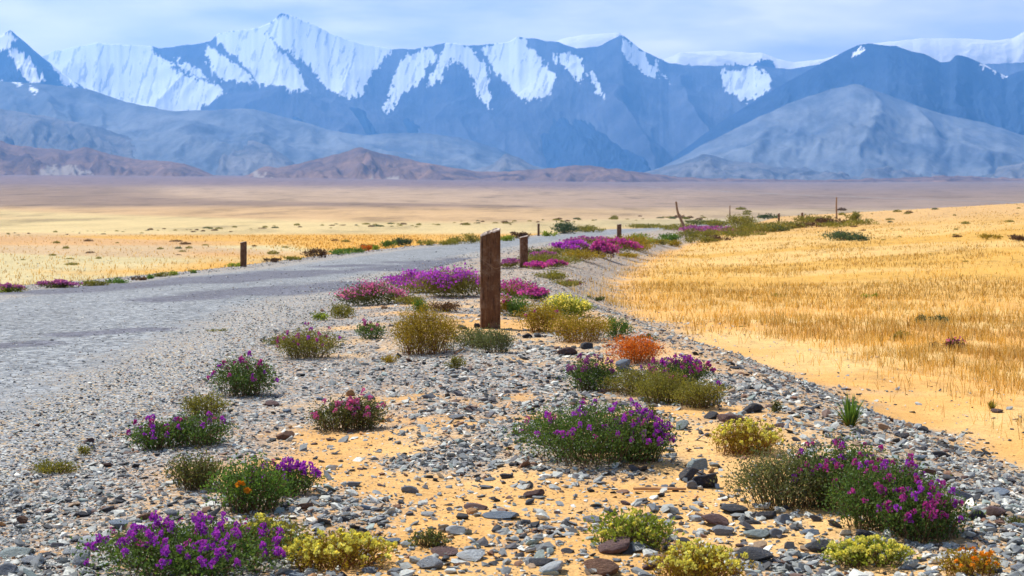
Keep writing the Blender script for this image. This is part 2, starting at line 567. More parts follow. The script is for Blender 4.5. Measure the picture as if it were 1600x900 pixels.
def mrange(name, label, prof, dist, depth, mat, amp, seed, spur, snow=(), pale=(), base_v=300, rows=110, back=0.6, jit=1.2, cols=900, noholes=0.0, rough=1.0, convex=0.0, wobk=.5):
    prof = np.array(prof, float)
    us = np.linspace(prof[0, 0], prof[-1, 0], cols)
    pv = np.interp(us, prof[:, 0], prof[:, 1])
    ker = np.array([1, 3, 4, 3, 1.]); ker /= ker.sum()
    pv = np.convolve(np.pad(pv, 2, mode='edge'), ker, 'valid')
    pv = pv + (fbm(us / 14, us * 0, seed + 9, 4, .6) - .5) * 2 * jit * 1.6
    t = np.concatenate([np.linspace(0, 1, rows), 1 + np.linspace(0, 1, 12)[1:]])
    Tt, U = np.meshgrid(t, us, indexing='ij')
    Pv = np.broadcast_to(pv, Tt.shape)
    wob = (fbm(us / 160, us * 0 + 4, seed + 1) - .5) * wobk * depth
    dist_u = dist + wob
    front = np.minimum(Tt, 1)
    Yd = dist_u[None, :] - depth * (1 - front) + np.maximum(Tt - 1, 0) * depth * back
    Rz = ZC + dist_u[None, :] * (HV - Pv) / F
    Xd = (U - 800) / F * lerp(Yd, dist_u[None, :], 0.0)
    bz = valley(Xd, Yd) - 25
    S_ = front ** 1.15 * .75 + .25 * front
    if convex: S_ = 1 - (1 - front) ** convex
    # spurs running down the slope
    w = (fbm(U / (spur * 2.2), front * 2.2, seed + 2) - .5) * 1.6
    r1 = 1 - np.abs(2 * vnoise(U / spur + w + front * .6, front * 1.1 + 3, seed + 3) - 1)
    r2 = 1 - np.abs(2 * vnoise(U / (spur * .38) + w * 2, front * 3.1, seed + 4) - 1)
    r3 = 1 - np.abs(2 * fbm(U / (spur * .13) + w * 2, front * 9.1, seed + 5, 3) - 1)
    rel = (r1 * (.58 + .28 * (1 - min(rough * 2, 1)) * .6) + r2 * .28 * min(rough * 2, 1) + r3 * .16 * rough - .62) * amp
    env = np.sin(np.pi * np.clip(front, 0, 1) ** 0.8) ** 0.8
    Hh = np.maximum(Rz - bz, 0)
    z = bz + Hh * np.clip(S_ + rel * env, 0, None)
    # never higher in view than the skyline that belongs to this range
    lim = ZC + Yd * (HV - Pv) / F - (1 - front) * 2
    z = np.where(Tt <= 1, np.minimum(z, lim), bz + Hh * (1 - (Tt - 1)) ** 1.3)
    V = np.stack([Xd, Yd, z], -1).reshape(-1, 3)
    me = npmesh(name, V, [grid_faces(*Tt.shape)], True)
    vv = HV - (z - ZC) * F / Yd
    uj = U + (fbm(U / 5, vv / 9, seed + 30, 4, .6) - .5) * 16
    vj = vv + (fbm(U / 5 + 40, vv / 9, seed + 31, 4, .6) - .5) * 16
    sn = np.zeros(Tt.shape)
    uj = uj + (fbm(U / 6, vv / 16 + front, seed + 35, 4, .6) - .5) * 9; vj = vj + (fbm(U / 6, vv / 14, seed + 36, 4, .65) - .5) * 10
    for pl in snow: sn = np.maximum(sn, in_poly(uj, vj, pl))
    crag = sstep(.60, .70, fbm(U / 4.5 + vv / 16, vv / 22, seed + 37, 4, .62))
    sn = sn * (1 - .4 * crag * (convex == 0))
    if noholes:
        holes = (r2 > .86) & (fbm(U / 18, vv / 18, seed + 33) > .56)
        sn = sn * (1 - holes * noholes)
    k = np.zeros(Tt.shape)
    for pl in pale: k = np.maximum(k, in_poly(uj, vj, pl))
    fattr(me, 'snow', sn); fattr(me, 'pale', k)
    o = link(name, me, mat)
    tag(o, label, None, kind='structure')
    return o


MM_far = mat_mountain("far_rock_mat", (.06, .075, .12), (.12, .135, .18), .0012, (.74, .80, .87))  # snow tinted blue-grey, cloud shade painted into its colour
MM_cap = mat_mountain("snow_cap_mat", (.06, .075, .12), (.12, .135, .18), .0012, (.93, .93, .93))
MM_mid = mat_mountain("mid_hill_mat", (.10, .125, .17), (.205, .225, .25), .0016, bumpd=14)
MM_shaded = mat_mountain("cloud_shaded_rock_mat", (.025, .045, .095), (.045, .07, .125), .0014)  # cloud shadow and haze blue put into the rock colour
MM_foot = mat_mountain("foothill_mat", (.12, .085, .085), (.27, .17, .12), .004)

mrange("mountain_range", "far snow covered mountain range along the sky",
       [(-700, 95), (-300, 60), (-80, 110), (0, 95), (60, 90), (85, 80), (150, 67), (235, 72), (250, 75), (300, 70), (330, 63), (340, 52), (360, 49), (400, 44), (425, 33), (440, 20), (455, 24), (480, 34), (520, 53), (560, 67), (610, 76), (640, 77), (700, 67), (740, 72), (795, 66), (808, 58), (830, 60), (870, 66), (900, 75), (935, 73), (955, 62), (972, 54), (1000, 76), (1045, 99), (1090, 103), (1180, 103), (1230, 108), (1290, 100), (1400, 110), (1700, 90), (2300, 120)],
       13200, 3600, MM_far, .30, 100, 120,
       snow=[[(40, 70), (85, 75), (150, 60), (238, 66), (245, 85), (265, 98), (290, 120), (345, 132), (350, 146), (300, 175), (280, 180), (230, 182), (180, 162), (110, 130), (60, 110)],
             [(275, 90), (300, 105), (328, 124), (300, 120), (285, 110)],
             [(322, 72), (340, 78), (380, 112), (402, 130), (365, 129), (335, 118), (325, 98)],
             [(338, 50), (400, 38), (428, 70), (460, 103), (485, 143), (440, 137), (405, 130), (375, 95), (345, 68)],
             [(400, 40), (428, 34), (437, 26), (445, 23), (500, 35), (560, 58), (620, 70), (592, 102), (572, 128), (563, 152), (540, 150), (518, 142), (484, 105), (452, 82), (434, 70), (405, 46)],
             [(640, 82), (668, 76), (684, 85), (667, 105), (660, 127), (625, 150), (610, 174), (594, 170), (610, 145), (612, 120), (625, 98)],
             [(698, 60), (722, 66), (742, 85), (762, 110), (766, 172), (750, 152), (735, 118), (716, 97), (702, 94), (690, 122), (666, 140), (668, 122), (684, 98), (692, 76)],
             [(750, 76), (780, 64), (812, 56), (842, 90), (867, 122), (860, 147), (825, 160), (795, 136), (770, 110)],
             [(972, 58), (985, 68), (1010, 88), (1026, 105), (1026, 124), (1005, 112), (985, 97), (972, 80)],
             [(873, 85), (890, 76), (907, 90), (914, 106), (910, 130), (895, 117), (880, 102)],
             [(915, 110), (930, 112), (945, 155), (930, 140)], [(860, 82), (868, 84), (872, 100), (862, 96)],
             [(1020, 60), (1028, 108), (1040, 125), (1050, 132), (1034, 124)],
             [(1128, 112), (1150, 108), (1180, 103), (1200, 118), (1206, 137), (1185, 150), (1165, 160), (1150, 148), (1138, 145), (1130, 130)]],
       noholes=0.0, rough=.25, cols=1900, rows=170, back=.25, wobk=.1)

mrange("snow_plateau", "bright snow cap lying behind the rocky summits",
       [(820, 90), (862, 66), (890, 58), (915, 54), (968, 51), (985, 70), (1030, 95), (1050, 88), (1062, 82), (1100, 80), (1130, 79), (1160, 82), (1190, 82), (1215, 92), (1240, 97), (1262, 95), (1290, 92), (1312, 84), (1345, 69), (1380, 66), (1440, 60), (1500, 60), (1560, 63), (1582, 60), (1600, 50), (1640, 45), (1720, 70), (2000, 60), (2300, 90)],
       14700, 1150, MM_cap, .06, 150, 160,
       snow=[[(700, 0), (2400, 0), (2400, 108), (1700, 112), (1640, 108), (1500, 104), (1340, 100), (1240, 112), (1219, 108), (1198, 90), (1180, 100), (1100, 104), (1040, 102), (1000, 80), (700, 110)]], noholes=.0, jit=.5, rows=150, back=.2, convex=2.2, cols=1300, wobk=.3)

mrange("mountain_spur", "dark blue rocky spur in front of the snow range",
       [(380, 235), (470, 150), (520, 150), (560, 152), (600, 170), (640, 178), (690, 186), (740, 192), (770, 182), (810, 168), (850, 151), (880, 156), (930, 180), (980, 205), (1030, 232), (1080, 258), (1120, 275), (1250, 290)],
       11800, 2500, MM_shaded, .42, 210, 110, jit=.9, rows=80)

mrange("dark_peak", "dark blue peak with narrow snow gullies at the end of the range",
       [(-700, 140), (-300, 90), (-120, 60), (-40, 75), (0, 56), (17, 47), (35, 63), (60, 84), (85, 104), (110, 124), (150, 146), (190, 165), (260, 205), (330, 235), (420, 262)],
       11600, 2800, MM_shaded, .42, 230, 90,
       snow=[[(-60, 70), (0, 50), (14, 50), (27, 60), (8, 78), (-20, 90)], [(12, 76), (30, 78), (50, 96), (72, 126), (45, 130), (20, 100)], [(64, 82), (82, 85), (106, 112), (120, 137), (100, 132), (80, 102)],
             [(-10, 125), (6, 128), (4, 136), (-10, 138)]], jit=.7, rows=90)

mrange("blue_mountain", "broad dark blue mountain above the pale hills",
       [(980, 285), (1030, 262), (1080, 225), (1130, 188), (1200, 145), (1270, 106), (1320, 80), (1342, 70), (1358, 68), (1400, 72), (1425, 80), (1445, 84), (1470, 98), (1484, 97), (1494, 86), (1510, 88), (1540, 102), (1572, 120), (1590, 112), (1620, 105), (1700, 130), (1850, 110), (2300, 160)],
       10600, 3000, MM_shaded, .24, 250, 120,
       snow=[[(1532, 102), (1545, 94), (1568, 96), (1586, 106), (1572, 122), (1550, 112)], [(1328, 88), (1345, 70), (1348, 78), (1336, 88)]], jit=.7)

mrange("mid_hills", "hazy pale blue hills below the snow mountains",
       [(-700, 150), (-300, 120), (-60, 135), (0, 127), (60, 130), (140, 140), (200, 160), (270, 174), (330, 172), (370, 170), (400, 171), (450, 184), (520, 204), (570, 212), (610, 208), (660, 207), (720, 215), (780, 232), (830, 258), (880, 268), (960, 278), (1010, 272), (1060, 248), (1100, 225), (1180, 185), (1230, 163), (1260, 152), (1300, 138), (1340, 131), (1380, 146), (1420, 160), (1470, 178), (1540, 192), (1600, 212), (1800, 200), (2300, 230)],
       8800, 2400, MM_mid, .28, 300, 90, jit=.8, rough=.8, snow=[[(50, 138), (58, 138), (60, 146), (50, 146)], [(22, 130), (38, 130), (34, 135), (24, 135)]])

mrange("low_hills", "low blue hills with rugged crests at the foot of the pale slopes",
       [(-700, 190), (-100, 165), (0, 170), (60, 180), (140, 195), (210, 215), (255, 240), (300, 236), (345, 226), (395, 219), (430, 232), (470, 262), (560, 275), (700, 272), (770, 258), (790, 238), (812, 248), (845, 264), (950, 276), (1000, 270), (1060, 255), (1100, 240), (1150, 252), (1300, 262), (1380, 252), (1415, 246), (1440, 258), (1500, 270), (1560, 262), (1620, 250), (2300, 250)],
       7400, 1500, mat_mountain("low_hill_mat", (.10, .11, .13), (.22, .21, .21), .003), .5, 340, 34, jit=1.6, rows=70)

mrange("foothills", "brown rounded foothills at the edge of the plain",
       [(-700, 235), (-200, 225), (0, 219), (20, 227), (70, 231), (105, 236), (130, 229), (180, 243), (215, 250), (250, 251), (290, 255), (330, 272), (355, 278), (385, 274), (410, 260), (435, 262), (460, 256), (500, 248), (530, 240), (562, 230), (590, 238), (615, 243), (660, 254), (710, 262), (745, 268), (800, 267), (850, 264), (900, 257), (950, 262), (1000, 270), (1060, 276), (1150, 280), (1300, 281), (1400, 278), (1470, 274), (1600, 279), (2300, 270)],
       5200, 1100, MM_foot, .55, 380, 34, jit=1.3, rows=80,
       pale=[[(60, 262), (110, 258), (150, 272), (60, 276)], [(390, 268), (430, 280), (460, 285), (400, 283)], [(580, 280), (620, 278), (640, 288), (580, 290)]])

# ------------------------------------------------------------------ haze
hz = bmesh.new()
bmesh.ops.create_cube(hz, size=1)
hme = bpy.data.meshes.new("haze"); hz.to_mesh(hme); hz.free()
haze = link("haze", hme)
haze.scale = (31400, 31400, 1800)
haze.location = (0, 0, 1800 / 2 - 60)
tag(haze, "thin blue air between the plain and the mountains", None, kind='stuff')
hm = bpy.data.materials.new("haze_mat"); hm.use_nodes = True
hm.node_tree.nodes.clear()
ho = hm.node_tree.nodes.new("ShaderNodeOutputMaterial")
hv = hm.node_tree.nodes.new("ShaderNodeVolumePrincipled")
hv.inputs['Color'].default_value = (.15, .455, 1.0, 1)
hv.inputs['Density'].default_value = 7.4e-5
hv.inputs['Anisotropy'].default_value = 0.3
hm.node_tree.links.new(hv.outputs[0], ho.inputs['Volume'])
hme.materials.append(hm)

# ------------------------------------------------------------------ posts and poles
def tube_mesh(paths, nseg=6):
    Vs = []; Fs = []; off = 0
    for pts, rad in paths:
        pts = np.asarray(pts, float); n = len(pts)
        tg = np.gradient(pts, axis=0); tg /= np.linalg.norm(tg, axis=1)[:, None] + 1e-9
        ref = np.array([0.31, .95, 0.05])
        a = np.cross(tg, ref); a /= np.linalg.norm(a, axis=1)[:, None] + 1e-9
        b = np.cross(tg, a)
        ang = np.arange(nseg) / nseg * 2 * np.pi
        ring = pts[:, None] + (a[:, None] * np.cos(ang)[None, :, None] + b[:, None] * np.sin(ang)[None, :, None]) * np.asarray(rad)[:, None, None]
        Vs.append(ring.reshape(-1, 3))
        i = np.arange(n - 1)[:, None] * nseg; j = np.arange(nseg)[None]
        Fs.append(np.stack([i + j, i + (j + 1) % nseg, i + nseg + (j + 1) % nseg, i + nseg + j], -1).reshape(-1, 4) + off)
        off += n * nseg
    return np.concatenate(Vs), np.concatenate(Fs)



M = Mat("post_mat", .85, .2)
P = M.objco()
f = M.noise(M.mapped(P, (1, 1, .25)), 30, 6, .65)
c = M.ramp(f, [(.3, (.085, .040, .020)), (.55, (.145, .066, .030)), (.75, (.24, .13, .065))])
spots = M.ramp(M.voro(P, 60, 'Distance'), [(.05, .55), (.22, 1)])
crk = M.noise(M.mapped(P, (1, 1, .06)), 26, 3, .5)
crk = M.ramp(crk, [(.485, 1), (.5, .22), (.515, 1)])
wear = M.ramp(M.noise(P, 9, 6, .7), [(.5, 0), (.66, .55)])
c = M.mix(wear, c, (.30, .20, .13))
M.col(M.mix(1.0, M.mix(1.0, c, spots, 'MULTIPLY'), crk, 'MULTIPLY'))
M.bump(M.math('ADD', M.math('ADD', f, crk), M.noise(P, 140, 4)), .9, .005)
m_post = M.m
M = Mat("post_top_mat", .9, .2)
P = M.objco()
M.col(M.ramp(M.noise(P, 60, 5), [(.35, (.42, .30, .22)), (.6, (.72, .62, .52))]))
M.bump(M.noise(P, 90, 5), .9, .01)
m_ptop = M.m
M = Mat("pole_wood_mat", .9, .1)
P = M.objco()
M.col(M.ramp(M.noise(M.mapped(P, (1, 1, .15)), 30, 5), [(.3, (.20, .11, .06)), (.7, (.42, .27, .15))]))
m_pole = M.m


def post(u, v, wpx, hpx, label, slant=.05, yaw=0., thick=.6, lean=0., detail=1):
    x, y = pix(u, v)
    z = gz(x, y)
    sc = F / y
    w = wpx / sc; h = hpx / sc
    root = link("marker_post", None, loc=(x, y, z))
    root.rotation_euler = (0, lean, yaw)
    d = w * thick
    nx, nzz, ny = (10, 40, 6) if detail else (4, 12, 3)
    bm = bmesh.new()
    # shell of a plank-like post with a broken sloping head
    prof = []
    for i in range(nx): prof.append((-w / 2 + w * i / nx, -d / 2))
    for i in range(ny): prof.append((w / 2, -d / 2 + d * i / ny))
    for i in range(nx): prof.append((w / 2 - w * i / nx, d / 2))
    for i in range(ny): prof.append((-w / 2, d / 2 - d * i / ny))
    rngp = np.random.default_rng(int(u))
    off = rngp.uniform(0, 50)
    rings = []
    for k in range(nzz + 1):
        t = k / nzz; ring = []
        for j, (px, py) in enumerate(prof):
            top = h - slant * h * (0.5 - px / w) - (0.0 if k < nzz else 0)
            zz = -0.25 + (top + 0.25) * t
            if k == nzz: zz += float(fbm(np.array([px * 60 + off]), np.array([py * 60]), 5)[0] - .5) * .03 * h
            n = float(fbm(np.array([px * 20 + off]), np.array([zz * 9 + py * 20]), 7)[0] - .5)
            ex = 1 + n * .07
            rr_ = 1.0
            if abs(abs(px) - w / 2) < 1e-6 and abs(abs(py) - d / 2) < 1e-6: rr_ = .93 + n * .1
            ring.append(bm.verts.new((px * ex * rr_, py * ex * rr_, zz)))
        rings.append(ring)
    n = len(prof)
    for k in range(nzz):
        for j in range(n):
            bm.faces.new((rings[k][j], rings[k][(j + 1) % n], rings[k + 1][(j + 1) % n], rings[k + 1][j]))
    me = bpy.data.meshes.new("post_shaft")
    capv = [bm.verts.new(vv.co + (vv.co * 0)) for vv in rings[-1]]
    bm.verts.ensure_lookup_table()
    topco = [vv.co.copy() for vv in capv]
    for vv in capv: bm.verts.remove(vv)
    bm.to_mesh(me); bm.free()
    sh = link("shaft", me, m_post, root)
    # broken pale head
    bm = bmesh.new()
    ring = [bm.verts.new(c) for c in topco]
    low = [bm.verts.new((c.x * 1.004, c.y * 1.004, c.z - .012 * h)) for c in topco]
    N = len(ring)
    mid = []
    for q in (.6, .25):
        mid.append([bm.verts.new((c.x * q, c.y * q, h - slant * h * (0.5 - c.x * q / w) + rngp.uniform(-.012, .02) * h)) for c in topco])
    for j in range(N):
        j2 = (j + 1) % N
        bm.faces.new((low[j], low[j2], ring[j2], ring[j]))
        bm.faces.new((ring[j], ring[j2], mid[0][j2], mid[0][j]))
        bm.faces.new((mid[0][j], mid[0][j2], mid[1][j2], mid[1][j]))
    bm.faces.new(mid[1])
    me = bpy.data.meshes.new("post_head"); bm.to_mesh(me); bm.free()
    link("broken_head", me, m_ptop, root)
    tag(root, label, "marker post", "rusty brown marker posts along the road edges")
    return root, w, h, d


root, w, h, d = post(766, 513, 31, 156, "tall rusty brown marker post with chipped slanting top, nearest of the posts", slant=.065, yaw=.08)
# wire looped around the near post
pts = [(-w / 2 - .004, -d / 2 - .005, h * .70), (-w * .1, -d / 2 - .012, h * .645), (w * .25, -d / 2 - .008, h * .60), (w / 2 + .005, -d / 2 - .005, h * .615), (w / 2 + .006, d / 2, h * .65), (0, d / 2 + .01, h * .68), (-w / 2 - .005, d / 2 + .004, h * .71), (-w / 2 - .004, -d / 2 - .005, h * .70)]
Vw, Fw = tube_mesh([(np.array(pts), np.full(len(pts), .0016))], 5)
M = Mat("wire_mat", .5, .5); M.col((.35, .2, .1)); M.b.inputs['Metallic'].default_value = .6
link("wire_loop", npmesh("wire_loop", Vw, [Fw], True), M.m, root)
post(818.5, 418, 12.5, 50, "second marker post, standing behind the tall one beside the purple mats", slant=.06, yaw=.3, detail=0)
post(380.5, 417, 9, 40, "lone marker post on the far edge of the road before the golden field", slant=.05, yaw=-.2, thick=.7, detail=0)
post(967.5, 373, 7, 23, "short marker post among green bushes at the bend, amber bushes at its foot", slant=.03, detail=0)
post(841.5, 369, 3.5, 20, "thin marker post on the far side of the road beside a dark round bush", slant=.03, detail=0)
post(1253.5, 345, 3.5, 13, "tiny marker post at the far end of the road by the pale stones", slant=.03, detail=0)
post(1217, 348, 3, 15, "tiny thin marker post beyond the bluish stretch of road", slant=.03, detail=0)


def pole(u, v, hpx, topdu, wpx, label, knob=False):
    x, y = pix(u, v); z = gz(x, y); sc = F / y
    h = hpx / sc; r = wpx / sc / 2; dx = topdu / sc
    t = np.linspace(0, 1, 14)
    pts = np.stack([dx * t ** 1.3 + np.sin(t * 7) * r * (.8 if knob else .15), np.sin(t * 5) * r * (1 if knob else .2), -0.2 + (h + .2) * t], -1)
    V, Fc = tube_mesh([(pts, r * (1.25 - .5 * t))], 7)
    root = link("wooden_pole", npmesh("wooden_pole", V, [Fc], True), m_pole, loc=(x, y, z))
    if knob:
        tw = np.linspace(0, 1, 5)
        p2 = np.stack([dx * .35 + tw * .25, tw * 0, h * .45 + tw * .28], -1)
        V, Fc = tube_mesh([(p2, r * .5 * (1 - .6 * tw))], 5)
        link("side_branch", npmesh("side_branch", V, [Fc], True), m_pole, root)
    tag(root, label, "wooden pole", "wooden poles along the distant road")
    return root


pole(1069, 362, 47, -14, 4, "crooked bleached wooden pole leaning beside the road bend", True)
pole(1140.5, 345, 24, 0, 2, "thin upright dark pole beyond the leaning crooked pole")
pole(1307, 342, 34, 0, 2.6, "upright brown pole with paler top standing above the stone heap at road end")

# ------------------------------------------------------------------ stones
def hull_shape(seed, npts=15, flat=1.0):
    r = np.random.default_rng(seed)
    p = r.normal(size=(npts, 3)); p /= np.linalg.norm(p, axis=1)[:, None]
    p = np.sign(p) * np.abs(p) ** r.uniform(.55, 1.0)
    p *= (1, r.uniform(.5, .95), 1)
    bm = bmesh.new()
    for q in p: bm.verts.new(q)
    g = bmesh.ops.convex_hull(bm, input=bm.verts)
    bmesh.ops.delete(bm, geom=[e for e in g['geom_interior'] if isinstance(e, bmesh.types.BMVert)], context='VERTS')
    bmesh.ops.triangulate(bm, faces=bm.faces)
    bm.verts.index_update()
    V = np.array([v.co[:] for v in bm.verts]); Fc = np.array([[v.index for v in f.verts] for f in bm.faces])
    bm.free()
    return V, Fc


SHAPES = [hull_shape(500 + i, 11 + i % 5) for i in range(26)]
PAL = np.array([(.21, .23, .25), (.28, .30, .31), (.37, .39, .39), (.52, .54, .53), (.055, .058, .066), (.10, .10, .115), (.22, .13, .09), (.33, .25, .18), (.60, .59, .55), (.24, .29, .29), (.40, .24, .12), (.15, .10, .085)])
PAL = (PAL * np.array([1.03, 1.0, .93])) ** 1.18 * 1.22
PW = np.array([.18, .19, .16, .10, .10, .09, .03, .03, .04, .06, .010, .02]); PW /= PW.sum()


def scatter_stones(name, x, y, size, flat, r, mat, tiltk=.28, sink=.25):
    n = len(x)
    z = ground_z(x, y) + road_lift(x, y)
    yaw = r.uniform(0, 2 * np.pi, n)
    tx = r.normal(0, tiltk, n); ty = r.normal(0, tiltk, n)
    sh = r.integers(0, len(SHAPES), n)
    cidx = r.choice(len(PAL), n, p=PW)
    colr = PAL[cidx] * r.uniform(.75, 1.25, (n, 1))
    Vs = []; Fs = []; Cs = []; off = 0
    for k, (Vk, Fk) in enumerate(SHAPES):
        ii = np.where(sh == k)[0]
        if not len(ii): continue
        m = len(ii)
        P_ = Vk[None] * np.stack([size[ii], size[ii], size[ii] * flat[ii]], -1)[:, None, :]
        # tilt then yaw
        zz = P_[..., 2] + P_[..., 0] * tx[ii][:, None] + P_[..., 1] * ty[ii][:, None]
        c, s = np.cos(yaw[ii])[:, None], np.sin(yaw[ii])[:, None]
        xx = P_[..., 0] * c - P_[..., 1] * s; yy = P_[..., 0] * s + P_[..., 1] * c
        up = size[ii] * flat[ii] * (1 - 2 * sink * r.uniform(.3, 1.4, m))
        W = np.stack([xx + x[ii][:, None], yy + y[ii][:, None], zz + (z[ii] + up)[:, None]], -1)
        Vs.append(W.reshape(-1, 3))
        Fs.append((Fk[None] + (np.arange(m) * len(Vk))[:, None, None]).reshape(-1, 3) + off)
        Cs.append(np.repeat(colr[ii], len(Vk), 0))
        off += m * len(Vk)
    me = npmesh(name, np.concatenate(Vs), [np.concatenate(Fs)], False)
    cattr(me, 'tint', np.concatenate(Cs))
    return link(name, me, mat)


M = Mat("gravel_mat", .72, .35)
P = M.pos()
v = M.ramp(M.noise(P, 90, 4, .6), [(.3, .72), (.7, 1.3)])
M.col(M.mix(1.0, M.attr('tint', 'Color'), v, 'MULTIPLY'))
M.bump(M.noise(P, 220, 4), .35, .003)
m_gravel = M.m

r = np.random.default_rng(5)
N = 260000
iy = r.uniform(1 / 75.0, 1 / 4.1, N); sy = 1 / iy
sx = r.uniform(-.52, .52, N) * sy
g = gravel_amount(sx, sy)
ss = road_s(sx, sy)
onroad = np.abs(ss) < RW - .1
keep = r.uniform(0, 1, N) < np.where(onroad, .03 + .13 * (1 - sstep(7, 16, sy)) + .75 * sstep(RW - 1.3, RW + .1, ss + (fbm(sx / .5, sy / .8, 92) - .5) * 1.6), (.06 * (x_toe(sy) > sx) + g * .82))
# a loose sprinkle onto the sand below the bank
sprk = (sx > x_toe(sy)) & (sx < x_toe(sy) + 1.9) & (r.uniform(0, 1, N) < .04 + .22 * sstep(14, 24, sy) * (1 - sstep(.2, 1.9, sx - x_toe(sy))))
keep |= sprk
sx, sy, ss, onroad = sx[keep], sy[keep], ss[keep], onroad[keep]
n = len(sx)
size = np.exp(r.normal(math.log(.0076), .68, n))
coarse = sstep(RW + .3, RW + 2.2, ss)
size *= lerp(.62, 1.12, coarse)
size = np.clip(size, .0045, .034)
size = np.maximum(size, sy * .0007)
size = np.where(onroad, np.minimum(size, .012 + sy * .0004), size)
flat = r.uniform(.16, .50, n)
